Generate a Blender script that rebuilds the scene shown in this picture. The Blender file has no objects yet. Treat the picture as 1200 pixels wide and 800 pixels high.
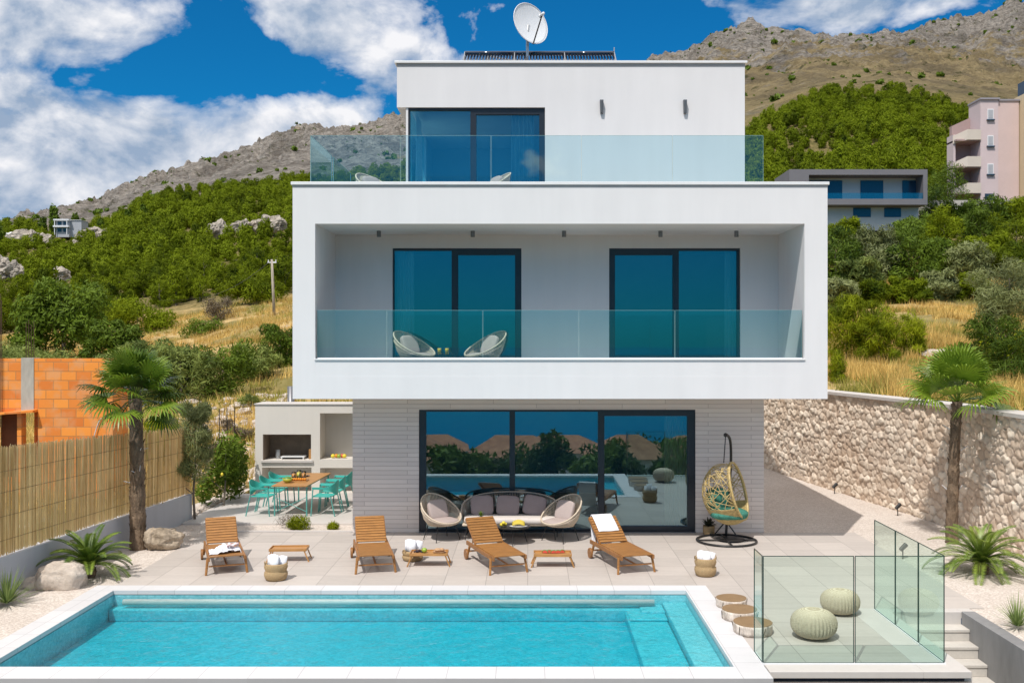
import bpy, math, random
import numpy as np
from mathutils import Vector, Matrix

# ------------------------------------------------------------------ frame of reference
F, CX, CY, H = 1150.0, 620.0, 401.0, 4.2      # focal length and principal point of the photo, eye height (m)
sc = bpy.context.scene
COL = sc.collection
rng = np.random.default_rng(7)
random.seed(7)
R = math.radians

def W(x, y, Y):
    return Vector(((x - CX) * Y / F, Y, H + (CY - y) * Y / F))

# ------------------------------------------------------------------ mesh builder
class MB:
    def __init__(s):
        s.v = []; s.f = []
    def quad(s, a, b, c, d):
        n = len(s.v); s.v += [tuple(a), tuple(b), tuple(c), tuple(d)]; s.f.append((n, n+1, n+2, n+3)); return s
    def box(s, x0, x1, y0, y1, z0, z1, M=None):
        n = len(s.v)
        P = [(x0,y0,z0),(x1,y0,z0),(x1,y1,z0),(x0,y1,z0),(x0,y0,z1),(x1,y0,z1),(x1,y1,z1),(x0,y1,z1)]
        if M is not None: P = [tuple(M @ Vector(p)) for p in P]
        s.v += P
        s.f += [tuple(n+i for i in q) for q in ((0,3,2,1),(4,5,6,7),(0,1,5,4),(1,2,6,5),(2,3,7,6),(3,0,4,7))]
        return s
    def cyl(s, p, q, r0, r1=None, n=8, cap=True):
        r1 = r0 if r1 is None else r1
        p = Vector(p); q = Vector(q); d = (q-p)
        if d.length < 1e-6: return s
        d.normalize(); a = d.orthogonal().normalized(); b = d.cross(a)
        k = len(s.v)
        for (c, r) in ((p, r0), (q, r1)):
            for i in range(n):
                t = 2*math.pi*i/n; s.v.append(tuple(c + a*(r*math.cos(t)) + b*(r*math.sin(t))))
        for i in range(n):
            j = (i+1) % n; s.f.append((k+i, k+j, k+n+j, k+n+i))
        if cap:
            s.f.append(tuple(k+i for i in range(n))[::-1]); s.f.append(tuple(k+n+i for i in range(n)))
        return s
    def tube(s, pts, r, n=6, closed=False):
        pts = [Vector(p) for p in pts]; m = len(pts); k = len(s.v)
        ref = None
        for i, p in enumerate(pts):
            if closed: d = pts[(i+1) % m] - pts[i-1]
            else: d = pts[min(i+1, m-1)] - pts[max(i-1, 0)]
            if d.length < 1e-9: d = Vector((0,0,1))
            d.normalize()
            if ref is None: a = d.orthogonal().normalized()
            else:
                a = ref - d*ref.dot(d)
                if a.length < 1e-6: a = d.orthogonal()
                a.normalize()
            ref = a; b = d.cross(a)
            rr = r(i/(m-1)) if callable(r) else r
            for j in range(n):
                t = 2*math.pi*j/n; s.v.append(tuple(p + a*(rr*math.cos(t)) + b*(rr*math.sin(t))))
        for i in range(m if closed else m-1):
            i2 = (i+1) % m
            for j in range(n):
                j2 = (j+1) % n
                s.f.append((k+i*n+j, k+i*n+j2, k+i2*n+j2, k+i2*n+j))
        if not closed:
            s.f.append(tuple(k+j for j in range(n))[::-1]); s.f.append(tuple(k+(m-1)*n+j for j in range(n)))
        return s
    def lathe(s, prof, n=24, c=(0,0,0), sx=1, sy=1, wob=0, seed=0):
        k = len(s.v); rr = random.Random(seed)
        ph = [rr.uniform(0, 6.28) for _ in range(4)]
        for (r, z) in prof:
            for j in range(n):
                t = 2*math.pi*j/n
                w = 1 + wob*(math.sin(2*t+ph[0])*.5 + math.sin(3*t+ph[1])*.35 + math.sin(5*t+ph[2])*.2)
                s.v.append((c[0]+r*w*sx*math.cos(t), c[1]+r*w*sy*math.sin(t), c[2]+z))
        for i in range(len(prof)-1):
            for j in range(n):
                j2 = (j+1) % n
                s.f.append((k+i*n+j, k+i*n+j2, k+(i+1)*n+j2, k+(i+1)*n+j))
        s.f.append(tuple(k+j for j in range(n))[::-1])
        s.f.append(tuple(k+(len(prof)-1)*n+j for j in range(n)))
        return s
    def blob(s, c, rad, M=None, nu=20, nv=12, amp=0.0, seed=0, p=1.0):
        """ellipsoid; p<1 squares it (cushion), amp roughens it"""
        k = len(s.v); r2 = random.Random(seed)
        off = Vector((r2.uniform(-50,50), r2.uniform(-50,50), r2.uniform(-50,50)))
        from mathutils import noise
        sg = lambda x: math.copysign(abs(x)**p, x)
        for i in range(nv+1):
            a = math.pi*i/nv - math.pi/2
            for j in range(nu):
                t = 2*math.pi*j/nu
                d = Vector((sg(math.cos(a))*sg(math.cos(t)), sg(math.cos(a))*sg(math.sin(t)), sg(math.sin(a))))
                if amp:
                    d = d * (1 + amp*noise.noise(d*1.3+off) + amp*.5*noise.noise(d*3.1+off) + amp*.3*noise.noise(d*7+off))
                q = Vector((d.x*rad[0], d.y*rad[1], d.z*rad[2]))
                if M is not None: q = M @ q
                s.v.append((c[0]+q.x, c[1]+q.y, c[2]+q.z))
        for i in range(nv):
            for j in range(nu):
                j2 = (j+1) % nu
                s.f.append((k+i*nu+j, k+i*nu+j2, k+(i+1)*nu+j2, k+(i+1)*nu+j))
        return s
    def slab(s, x0, x1, z0, z1, y0, y1, holes=()):
        """wall from y0 (front) to y1 (back) with rectangular holes (x0,x1,z0,z1), one closed welded mesh"""
        xs = sorted(set([x0, x1] + [h[0] for h in holes] + [h[1] for h in holes]))
        zs = sorted(set([z0, z1] + [h[2] for h in holes] + [h[3] for h in holes]))
        idx = {}
        def V(x, y, z):
            k = (round(x,5), round(y,5), round(z,5))
            if k not in idx: idx[k] = len(s.v); s.v.append((x, y, z))
            return idx[k]
        def solid(i, j):
            if i < 0 or j < 0 or i >= len(xs)-1 or j >= len(zs)-1: return False
            cx = (xs[i]+xs[i+1])/2; cz = (zs[j]+zs[j+1])/2
            return not any(h[0] < cx < h[1] and h[2] < cz < h[3] for h in holes)
        for i in range(len(xs)-1):
            for j in range(len(zs)-1):
                if not solid(i, j): continue
                a, b, c, d = xs[i], xs[i+1], zs[j], zs[j+1]
                s.f.append((V(a,y0,c), V(b,y0,c), V(b,y0,d), V(a,y0,d)))
                s.f.append((V(a,y1,c), V(a,y1,d), V(b,y1,d), V(b,y1,c)))
                if not solid(i-1, j): s.f.append((V(a,y0,c), V(a,y0,d), V(a,y1,d), V(a,y1,c)))
                if not solid(i+1, j): s.f.append((V(b,y0,c), V(b,y1,c), V(b,y1,d), V(b,y0,d)))
                if not solid(i, j-1): s.f.append((V(a,y0,c), V(a,y1,c), V(b,y1,c), V(b,y0,c)))
                if not solid(i, j+1): s.f.append((V(a,y0,d), V(b,y0,d), V(b,y1,d), V(a,y1,d)))
        return s

def mesh_from(name, v, f):
    me = bpy.data.meshes.new(name); me.from_pydata(v, [], f); me.update(); return me

def np_mesh(name, V, Q, attrs=None):
    """V (n,3), Q (m,k) faces of equal size k"""
    me = bpy.data.meshes.new(name)
    V = np.ascontiguousarray(V, dtype=np.float32); Q = np.ascontiguousarray(Q, dtype=np.int32)
    m, k = Q.shape
    me.vertices.add(len(V)); me.vertices.foreach_set('co', V.ravel())
    me.loops.add(m*k); me.loops.foreach_set('vertex_index', Q.ravel())
    me.polygons.add(m)
    me.polygons.foreach_set('loop_start', np.arange(0, m*k, k, dtype=np.int32))
    me.polygons.foreach_set('loop_total', np.full(m, k, dtype=np.int32))
    if attrs:
        for an, arr in attrs.items():
            at = me.attributes.new(an, 'FLOAT', 'POINT'); at.data.foreach_set('value', np.ascontiguousarray(arr, dtype=np.float32))
    me.update(calc_edges=True)
    return me

def link(name, me, mat, parent=None, label=None, smooth=False, bevel=0.0, seg=2):
    o = bpy.data.objects.new(name, me); COL.objects.link(o)
    if mat is not None and not me.materials: me.materials.append(mat)
    if parent is not None: o.parent = parent
    if label: o['label'] = label
    if smooth:
        me.polygons.foreach_set('use_smooth', np.ones(len(me.polygons), dtype=bool))
    if bevel:
        b = o.modifiers.new('bevel', 'BEVEL'); b.width = bevel; b.segments = seg; b.limit_method = 'ANGLE'; b.angle_limit = R(50)
        b.harden_normals = False
    return o

def part(name, mb, mat, parent, label=None, smooth=False, bevel=0.0):
    return link(name, mesh_from(name, mb.v, mb.f), mat, parent, label, smooth, bevel)

def tag(o, label, cat, group=None, kind=None):
    if label: o['label'] = label
    if cat: o['category'] = cat
    if group: o['group'] = group
    if kind: o['kind'] = kind
    return o

def thing(name, label, cat, loc=(0,0,0), rz=0.0, group=None):
    o = bpy.data.objects.new(name, None); COL.objects.link(o); o.empty_display_size = .1
    o.location = loc; o.rotation_euler = (0, 0, rz)
    return tag(o, label, cat, group)

def solo(name, mb, mat, label, cat, loc=(0,0,0), rz=0.0, group=None, smooth=False, bevel=0.0, kind=None):
    o = part(name, mb, mat, None, None, smooth, bevel)
    o.location = loc; o.rotation_euler = (0, 0, rz)
    return tag(o, label, cat, group, kind)

def struct(name, mb, mat, smooth=False, bevel=0.0):
    o = part(name, mb, mat, None, None, smooth, bevel); o['kind'] = 'structure'; return o

def dup(root, loc, rz=0.0, label=None, group=None, scale=None):
    def cp(o, par):
        c = o.copy(); COL.objects.link(c)
        if par is not None: c.parent = par
        for ch in o.children: cp(ch, c)
        return c
    r = cp(root, None); r.location = loc; r.rotation_euler = (0, 0, rz)
    if scale: r.scale = scale
    if label: r['label'] = label
    if group: r['group'] = group
    return r

# ------------------------------------------------------------------ materials
MATS = {}
def nodes(m):
    nt = m.node_tree; return nt, nt.nodes, nt.links
def new_mat(name):
    m = bpy.data.materials.new(name); m.use_nodes = True; MATS[name] = m
    return m
def mth(nt, op, a, b=None, c=None, clamp=False):
    n = nt.nodes.new('ShaderNodeMath'); n.operation = op; n.use_clamp = clamp
    for i, x in enumerate((a, b, c)):
        if x is None: continue
        if isinstance(x, (int, float)): n.inputs[i].default_value = x
        else: nt.links.new(x, n.inputs[i])
    return n.outputs[0]
def mixc(nt, fac, a, b, blend='MIX'):
    n = nt.nodes.new('ShaderNodeMix'); n.data_type = 'RGBA'; n.blend_type = blend
    if isinstance(fac, (int, float)): n.inputs[0].default_value = fac
    else: nt.links.new(fac, n.inputs[0])
    for i, x in ((6, a), (7, b)):
        if isinstance(x, (tuple, list)): n.inputs[i].default_value = (*x[:3], 1)
        else: nt.links.new(x, n.inputs[i])
    return n.outputs[2]
def ramp(nt, fac, stops):
    n = nt.nodes.new('ShaderNodeValToRGB'); nt.links.new(fac, n.inputs[0])
    e = n.color_ramp.elements
    while len(e) < len(stops): e.new(.5)
    for i, (p, c) in enumerate(stops):
        e[i].position = p; e[i].color = (c, c, c, 1) if isinstance(c, (int, float)) else (*c, 1)
    return n.outputs[0]
def noise(nt, vec, scale, detail=4, rough=.55, dist=0, dim='3D'):
    n = nt.nodes.new('ShaderNodeTexNoise'); n.noise_dimensions = dim
    n.inputs['Scale'].default_value = scale; n.inputs['Detail'].default_value = detail
    n.inputs['Roughness'].default_value = rough; n.inputs['Distortion'].default_value = dist
    if vec is not None: nt.links.new(vec, n.inputs['Vector'])
    return n.outputs[0]
def coords(nt, kind='Object', scale=None):
    if kind == 'World': o = nt.nodes.new('ShaderNodeNewGeometry').outputs['Position']
    else: o = nt.nodes.new('ShaderNodeTexCoord').outputs[kind]
    if scale:
        m = nt.nodes.new('ShaderNodeMapping'); m.inputs['Scale'].default_value = scale
        nt.links.new(o, m.inputs['Vector']); o = m.outputs[0]
    return o
def attr(nt, name):
    a = nt.nodes.new('ShaderNodeAttribute'); a.attribute_name = name; return a.outputs['Fac']
def bump(nt, h, strength=.3, dist=.01, normal=None):
    b = nt.nodes.new('ShaderNodeBump'); b.inputs['Strength'].default_value = strength; b.inputs['Distance'].default_value = dist
    nt.links.new(h, b.inputs['Height'])
    if normal is not None: nt.links.new(normal, b.inputs['Normal'])
    return b.outputs[0]

def pm(name, col, rough=.6, var=.12, vs=3.0, bs=0.0, bsc=60.0, bd=.004, metal=0.0, spec=.5, col2=None, stretch=None, space='Object', coat=0.0, objvar=0.0):
    """general procedural material: two-tone noise colour, noise bump, rough variation"""
    m = new_mat(name); nt, N, L = nodes(m); b = N['Principled BSDF']
    co = coords(nt, space, stretch)
    n1 = noise(nt, co, vs, 5)
    n2 = noise(nt, co, vs*7, 3)
    f = mth(nt, 'ADD', mth(nt, 'MULTIPLY', n1, .65), mth(nt, 'MULTIPLY', n2, .35))
    f = ramp(nt, f, [(.3, 0.0), (.7, 1.0)])
    lo = tuple(c*(1-var) for c in col); hi = tuple(min(1, c*(1+var)) for c in (col2 or col))
    c = mixc(nt, f, lo, hi)
    if objvar:
        oi = N.new('ShaderNodeObjectInfo')
        k = mth(nt, 'ADD', mth(nt, 'MULTIPLY', oi.outputs['Random'], objvar*2), 1-objvar)
        hs = N.new('ShaderNodeHueSaturation'); L.new(k, hs.inputs['Value']); L.new(c, hs.inputs['Color']); c = hs.outputs[0]
    L.new(c, b.inputs['Base Color'])
    L.new(mth(nt, 'ADD', mth(nt, 'MULTIPLY', n2, .2), rough-.1, clamp=True), b.inputs['Roughness'])
    b.inputs['Metallic'].default_value = metal; b.inputs['Specular IOR Level'].default_value = spec
    if coat: b.inputs['Coat Weight'].default_value = coat
    if bs: L.new(bump(nt, noise(nt, co, bsc, 4), bs, bd), b.inputs['Normal'])
    return m

def glass_mat(name, tint, refl_tint, base=.06, power=1.0, bumpy=0.0, edge=None):
    """thin architectural glass: tinted see-through + fresnel mirror (lets sun through, tinted)"""
    m = new_mat(name); nt, N, L = nodes(m); N.remove(N['Principled BSDF'])
    out = N['Material Output']
    tr = N.new('ShaderNodeBsdfTransparent'); tr.inputs[0].default_value = (*tint, 1)
    gl = N.new('ShaderNodeBsdfGlossy'); gl.inputs['Color'].default_value = (*refl_tint, 1); gl.inputs['Roughness'].default_value = 0.003
    lw = N.new('ShaderNodeFresnel'); lw.inputs['IOR'].default_value = 1.5
    # the same fresnel from both sides
    geo = N.new('ShaderNodeNewGeometry')
    ior = mth(nt, 'ADD', mth(nt, 'MULTIPLY', geo.outputs['Backfacing'], 1/1.5-1.5), 1.5); 
    f = mth(nt, 'MULTIPLY', lw.outputs[0], power); f = mth(nt, 'ADD', f, base, clamp=True)
    if bumpy:
        nn = bump(nt, noise(nt, coords(nt, 'World'), .8, 2), bumpy, .02); L.new(nn, gl.inputs['Normal'])
    mx = N.new('ShaderNodeMixShader'); L.new(f, mx.inputs[0]); L.new(tr.outputs[0], mx.inputs[1]); L.new(gl.outputs[0], mx.inputs[2])
    L.new(mx.outputs[0], out.inputs['Surface'])
    return m

def leaf_mat(name, dark, light, sc_=.6, trans=.25, rough=.55, spec=.3, scw=None):
    m = new_mat(name); nt, N, L = nodes(m); b = N['Principled BSDF']; out = N['Material Output']
    co = coords(nt, 'World')
    n1 = noise(nt, co, sc_, 3); n2 = noise(nt, co, sc_*9, 2)
    oi = N.new('ShaderNodeObjectInfo').outputs['Random']
    f = mth(nt, 'ADD', mth(nt, 'MULTIPLY', n1, .9), mth(nt, 'MULTIPLY', n2, .3))
    f = mth(nt, 'ADD', f, mth(nt, 'MULTIPLY', oi, .25)); f = mth(nt, 'ADD', f, mth(nt, 'MULTIPLY', attr(nt, 'rnd'), .35))
    f = ramp(nt, f, [(.62, 0.0), (1.12, 1.0)])
    c = mixc(nt, f, dark, light)
    L.new(c, b.inputs['Base Color']); b.inputs['Roughness'].default_value = rough; b.inputs['Specular IOR Level'].default_value = spec
    t = N.new('ShaderNodeBsdfTranslucent'); L.new(c, t.inputs[0])
    mx = N.new('ShaderNodeMixShader'); mx.inputs[0].default_value = trans
    L.new(b.outputs[0], mx.inputs[1]); L.new(t.outputs[0], mx.inputs[2]); L.new(mx.outputs[0], out.inputs['Surface'])
    return m

# plaster with faint rain streaks
def plaster(name, col, var=.03):
    m = new_mat(name); nt, N, L = nodes(m); b = N['Principled BSDF']
    co = coords(nt, 'World'); st = coords(nt, 'World', (2.5, 2.5, .25))
    f = mth(nt, 'ADD', mth(nt, 'MULTIPLY', noise(nt, co, .7, 4), .5), mth(nt, 'MULTIPLY', noise(nt, st, 1.5, 4), .5))
    f = ramp(nt, f, [(.3, 0.0), (.65, 1.0)])
    L.new(mixc(nt, f, tuple(c*(1-1.4*var) for c in col), tuple(min(1, c*(1+var)) for c in col)), b.inputs['Base Color'])
    b.inputs['Roughness'].default_value = .85; b.inputs['Specular IOR Level'].default_value = .25
    L.new(bump(nt, noise(nt, co, 90, 3), .12, .003), b.inputs['Normal'])
    return m
M_white = plaster('white_plaster', (.75, .735, .735))
M_kitchen = plaster('cream_plaster', (.66, .62, .56))
M_pale = plaster('pale_grey_plaster', (.50, .50, .52), .06)
M_coping = pm('coping_metal', (.78, .78, .78), .4, .04)
M_frame = pm('anthracite_frame', (.016, .020, .028), .35, .2, 6)
M_room = pm('room_wall', (.60, .61, .62), .8, .04)
M_roomf = pm('room_floor', (.22, .19, .16), .4, .15)
M_black = pm('black_steel', (.018, .017, .017), .4, .25, 12)
M_steel = pm('galvanised_steel', (.45, .46, .47), .4, .15, 8, metal=.7)
M_lamp = pm('lamp_grey', (.18, .18, .19), .4, .1, metal=.4)
M_drip = pm('drip_edge_grey', (.36, .36, .37), .5, .1)
M_dish = pm('dish_white', (.72, .73, .75), .4, .04, 4)
M_tubes = pm('collector_tube', (.010, .016, .035), .12, .3, 3, coat=.6)

G_win = glass_mat('window_glass', (.62, .78, .80), (.60, .86, .95), .26, 1.1, .012)
G_win2 = glass_mat('upper_window_glass', (.48, .80, .87), (.46, .80, .90), .16, 1.0, .03)
G_rail = glass_mat('railing_glass', (.70, .87, .88), (.8, .95, .95), .07, 1.2)
G_fence = glass_mat('pool_fence_glass', (.81, .945, .90), (.8, .95, .9), .02, .25)
M_gedge = pm('glass_edge', (.012, .05, .045), .15, .1, spec=.8)
M_gedge2 = pm('glass_edge_light', (.25, .42, .42), .2, .1, spec=.8)

# long thin bricks of the ground floor
def brick_mat():
    m = new_mat('slim_brick_cladding'); nt, N, L = nodes(m); b = N['Principled BSDF']
    g = N.new('ShaderNodeNewGeometry'); sp = N.new('ShaderNodeSeparateXYZ'); L.new(g.outputs['Position'], sp.inputs[0])
    cb = N.new('ShaderNodeCombineXYZ'); L.new(mth(nt, 'ADD', sp.outputs[0], sp.outputs[1]), cb.inputs[0]); L.new(sp.outputs[2], cb.inputs[1])
    br = N.new('ShaderNodeTexBrick'); L.new(cb.outputs[0], br.inputs['Vector'])
    br.inputs['Scale'].default_value = 1; br.inputs['Brick Width'].default_value = 1.9; br.inputs['Row Height'].default_value = .098
    br.inputs['Mortar Size'].default_value = .007; br.inputs['Mortar Smooth'].default_value = .3; br.inputs['Bias'].default_value = 0
    br.inputs['Color1'].default_value = (.84, .765, .71, 1); br.inputs['Color2'].default_value = (.74, .665, .62, 1); br.inputs['Mortar'].default_value = (.52, .45, .42, 1)
    n = noise(nt, coords(nt, 'World', (1.2, 1, 14)), 3, 4)
    c = mixc(nt, mth(nt, 'MULTIPLY', n, .35), br.outputs[0], (.56, .49, .46))
    L.new(c, b.inputs['Base Color']); b.inputs['Roughness'].default_value = .8
    L.new(bump(nt, mth(nt, 'SUBTRACT', mth(nt, 'MULTIPLY', n, .3), br.outputs['Fac']), .6, .008), b.inputs['Normal'])
    return m
M_brick = brick_mat()

def tile_mat(name, col, x0, y0, size, size_y, joint=.006, var=.07):
    m = new_mat(name); nt, N, L = nodes(m); b = N['Principled BSDF']
    g = N.new('ShaderNodeNewGeometry'); sp = N.new('ShaderNodeSeparateXYZ'); L.new(g.outputs['Position'], sp.inputs[0])
    u = mth(nt, 'DIVIDE', mth(nt, 'SUBTRACT', sp.outputs[0], x0), size); v = mth(nt, 'DIVIDE', mth(nt, 'SUBTRACT', sp.outputs[1], y0), size_y)
    def edge(a, s): 
        fr = mth(nt, 'FRACT', a); d = mth(nt, 'MINIMUM', fr, mth(nt, 'SUBTRACT', 1.0, fr))
        return mth(nt, 'LESS_THAN', mth(nt, 'MULTIPLY', d, s), joint)
    e = mth(nt, 'MAXIMUM', edge(u, size), edge(v, size_y))
    cb = N.new('ShaderNodeCombineXYZ'); L.new(mth(nt, 'FLOOR', u), cb.inputs[0]); L.new(mth(nt, 'FLOOR', v), cb.inputs[1])
    wn = N.new('ShaderNodeTexWhiteNoise'); wn.noise_dimensions = '3D'; L.new(cb.outputs[0], wn.inputs['Vector'])
    n = noise(nt, coords(nt, 'World', (1, 4, 1)), 1.6, 5); n2 = noise(nt, coords(nt, 'World'), 11, 4)
    f = mth(nt, 'ADD', mth(nt, 'MULTIPLY', wn.outputs[0], .35), mth(nt, 'ADD', mth(nt, 'MULTIPLY', n, .45), mth(nt, 'MULTIPLY', n2, .3)))
    f = ramp(nt, f, [(.3, 0.0), (.8, 1.0)])
    c = mixc(nt, f, tuple(k*(1-var) for k in col), tuple(k*(1+var) for k in col))
    c = mixc(nt, mth(nt, 'MULTIPLY', e, .6), c, tuple(k*.45 for k in col))
    L.new(c, b.inputs['Base Color']); b.inputs['Roughness'].default_value = .62; b.inputs['Specular IOR Level'].default_value = .35
    L.new(bump(nt, mth(nt, 'SUBTRACT', mth(nt, 'MULTIPLY', n2, .15), e), .4, .004), b.inputs['Normal'])
    return m
M_tile = tile_mat('porcelain_tile', (.49, .44, .40), .7075, 16.95, .733, .733, var=.11)
M_coping2 = pm('white_pool_coping', (.62, .61, .615), .6, .05, 2, .15, 80, .003)
M_copt = tile_mat('jointed_white_coping', (.62, .61, .615), .2, 12.25, .62, .62, .004, .06)
M_strip = pm('pale_stone_strip', (.56, .52, .485), .6, .05, 2, .15, 80, .003)

def gravel_mat():
    m = new_mat('white_gravel'); nt, N, L = nodes(m); b = N['Principled BSDF']
    co = coords(nt, 'World')
    vo = N.new('ShaderNodeTexVoronoi'); vo.inputs['Scale'].default_value = 32; L.new(co, vo.inputs['Vector'])
    vo2 = N.new('ShaderNodeTexVoronoi'); vo2.inputs['Scale'].default_value = 60; L.new(co, vo2.inputs['Vector'])
    n = noise(nt, co, .9, 4)
    sepc = N.new('ShaderNodeSeparateColor'); L.new(vo.outputs['Color'], sepc.inputs[0])
    f = mth(nt, 'ADD', mth(nt, 'MULTIPLY', sepc.outputs[0], .6), mth(nt, 'MULTIPLY', n, .5))
    c = mixc(nt, ramp(nt, f, [(.15, 0.0), (.9, 1.0)]), (.50, .425, .37), (.76, .69, .625))
    c = mixc(nt, ramp(nt, vo.outputs['Distance'], [(.4, 0.0), (.8, .5)]), c, (.45, .38, .32))
    L.new(c, b.inputs['Base Color']); b.inputs['Roughness'].default_value = .9; b.inputs['Specular IOR Level'].default_value = .15
    hh = mth(nt, 'ADD', vo.outputs['Distance'], mth(nt, 'MULTIPLY', vo2.outputs['Distance'], .5))
    L.new(bump(nt, mth(nt, 'MULTIPLY', hh, -1.0), .5, .02), b.inputs['Normal'])
    return m
M_gravel = gravel_mat()
M_concrete = pm('grey_concrete', (.24, .235, .235), .85, .22, 1.2, .3, 40, .004, stretch=(1, 1, .35), space='World')
M_step = pm('step_stone', (.54, .50, .45), .8, .12, 3, .25, 40, .004, space='World')
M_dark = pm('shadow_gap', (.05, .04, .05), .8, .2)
M_wood = pm('teak_wood', (.235, .100, .024), .45, .38, 5, .15, 30, .002, col2=(.36, .165, .045), stretch=(1, 14, 14), objvar=.12, spec=.5)
M_woodY = pm('teak_wood_rail', (.20, .085, .025), .45, .30, 5, .15, 30, .002, col2=(.34, .15, .045), stretch=(14, 1, 14), objvar=.1)
M_tray = pm('honey_wood', (.44, .22, .07), .45, .25, 5, .1, 30, .002, stretch=(1, 12, 12), objvar=.1)
M_towel = pm('white_towel', (.80, .80, .83), .95, .05, 6, .5, 90, .006, spec=.1)
M_stripe = pm('red_white_cloth', (.78, .18, .16), .9, .5, 9, .4, 60, .004, col2=(.85, .75, .75))
def weave_mat(name, c1, c2, sc=22):
    m = new_mat(name); nt, N, L = nodes(m); b = N['Principled BSDF']
    co = coords(nt, 'Object')
    w = N.new('ShaderNodeTexWave'); w.bands_direction = 'Z'; w.inputs['Scale'].default_value = sc; w.inputs['Distortion'].default_value = 2.5; w.inputs['Detail'].default_value = 3; w.inputs['Detail Scale'].default_value = 3
    L.new(co, w.inputs['Vector'])
    ww = N.new('ShaderNodeTexNoise'); ww.inputs['Scale'].default_value = 35; L.new(co, ww.inputs['Vector'])
    f = mth(nt, 'ADD', mth(nt, 'MULTIPLY', w.outputs['Fac'], .6), mth(nt, 'MULTIPLY', ww.outputs[0], .5))
    L.new(mixc(nt, ramp(nt, f, [(.25, 0.0), (.8, 1.0)]), c1, c2), b.inputs['Base Color']); b.inputs['Roughness'].default_value = .85
    L.new(bump(nt, f, .8, .01), b.inputs['Normal'])
    return m
M_basket = weave_mat('seagrass_weave', (.30, .19, .09), (.56, .40, .21))
M_basket2 = weave_mat('seagrass_weave_dark', (.26, .16, .07), (.48, .33, .16))
M_rope = pm('natural_rope', (.62, .52, .40), .8, .18, 30, .3, 120, .003)
M_ropeg = pm('taupe_rope', (.36, .31, .26), .8, .18, 30, .3, 120, .003)
M_rattan = pm('rattan_cane', (.40, .28, .10), .5, .3, 20, .2, 60, .003, col2=(.56, .42, .18))
M_cush = pm('taupe_cushion', (.46, .38, .35), .95, .08, 5, .3, 200, .002, spec=.1)
M_cushd = pm('mauve_cushion', (.30, .24, .235), .95, .08, 5, .3, 200, .002, spec=.1)
M_cushw = pm('cream_cushion', (.66, .60, .55), .95, .05, 5, .3, 200, .002, spec=.1)
M_teal = pm('teal_cushion', (.03, .10, .075), .9, .6, 9, .4, 60, .003, col2=(.07, .24, .18), spec=.1)
M_turq = pm('turquoise_plastic', (.045, .42, .36), .42, .08, 4, spec=.5)
M_turqm = pm('turquoise_leg', (.10, .34, .30), .4, .1, 6)
M_pouf = weave_mat('knit_cotton', (.46, .37, .25), (.74, .64, .48), 40)
M_bark = pm('birch_bark', (.44, .35, .28), .9, .30, 10, .6, 30, .01, col2=(.66, .58, .50), stretch=(1, 1, .5))
def log_top_mat():
    m = new_mat('log_end_grain'); nt, N, L = nodes(m); b = N['Principled BSDF']
    co = coords(nt, 'Object'); w = N.new('ShaderNodeTexWave'); w.wave_type = 'RINGS'; w.rings_direction = 'Z'
    w.inputs['Scale'].default_value = 16; w.inputs['Distortion'].default_value = 3; w.inputs['Detail'].default_value = 3; L.new(co, w.inputs['Vector'])
    f = mth(nt, 'ADD', mth(nt, 'MULTIPLY', w.outputs['Fac'], .3), mth(nt, 'MULTIPLY', noise(nt, co, 6, 5), .7))
    L.new(mixc(nt, f, (.17, .10, .045), (.31, .20, .10)), b.inputs['Base Color']); b.inputs['Roughness'].default_value = .7
    return m
M_log = log_top_mat()
M_rock = pm('limestone_boulder', (.22, .165, .11), .95, .4, 3, .9, 9, .05, col2=(.44, .36, .27))
M_rock2 = pm('pale_boulder', (.46, .38, .31), .95, .25, 3, .8, 9, .04, col2=(.54, .47, .40))
M_trunk = pm('palm_fibre', (.085, .055, .035), .95, .5, 8, 1.0, 25, .03, col2=(.20, .14, .09), stretch=(1, 1, .4))
M_bark2 = pm('olive_bark', (.16, .13, .10), .95, .35, 8, .8, 20, .02)
M_palm = leaf_mat('fan_palm_leaf', (.020, .055, .004), (.20, .30, .025), 2.0, .25, .38, .45)
M_cyc = leaf_mat('cycad_leaf', (.06, .12, .014), (.24, .32, .045), 2.5, .2, .38, .5)
M_yucca = leaf_mat('yucca_leaf', (.10, .17, .04), (.28, .36, .12), 3, .2, .45)
M_pine = leaf_mat('pine_foliage', (.022, .044, .002), (.20, .25, .010), .12, .30, .7, .08)
M_pinefar = leaf_mat('far_pine_foliage', (.018, .038, .002), (.19, .24, .010), .05, .28, .7, .08)
M_dgreen = leaf_mat('dark_tree_foliage', (.018, .042, .004), (.12, .18, .014), .6, .2, .6, .15)
M_shrub = leaf_mat('scrub_foliage', (.055, .085, .018), (.27, .32, .075), .8, .25, .6, .15)
M_lime = leaf_mat('bright_bush_foliage', (.06, .10, .004), (.33, .37, .012), .9, .30, .65, .12)
M_olive = leaf_mat('olive_foliage', (.055, .072, .022), (.23, .255, .09), 1.2, .2)
M_brush = leaf_mat('dry_brush', (.075, .055, .035), (.17, .13, .08), 1.5, .1)
M_straw = leaf_mat('dry_grass_blades', (.34, .21, .05), (.84, .60, .20), .35, .3, .7, .2)
M_strawg = leaf_mat('green_grass_blades', (.15, .16, .03), (.42, .38, .09), .4, .3, .7, .2)
SKY_TINT = (.026, .41, .66)
CLOUD_K = 6.2
EXPOSURE = 0.0
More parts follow.
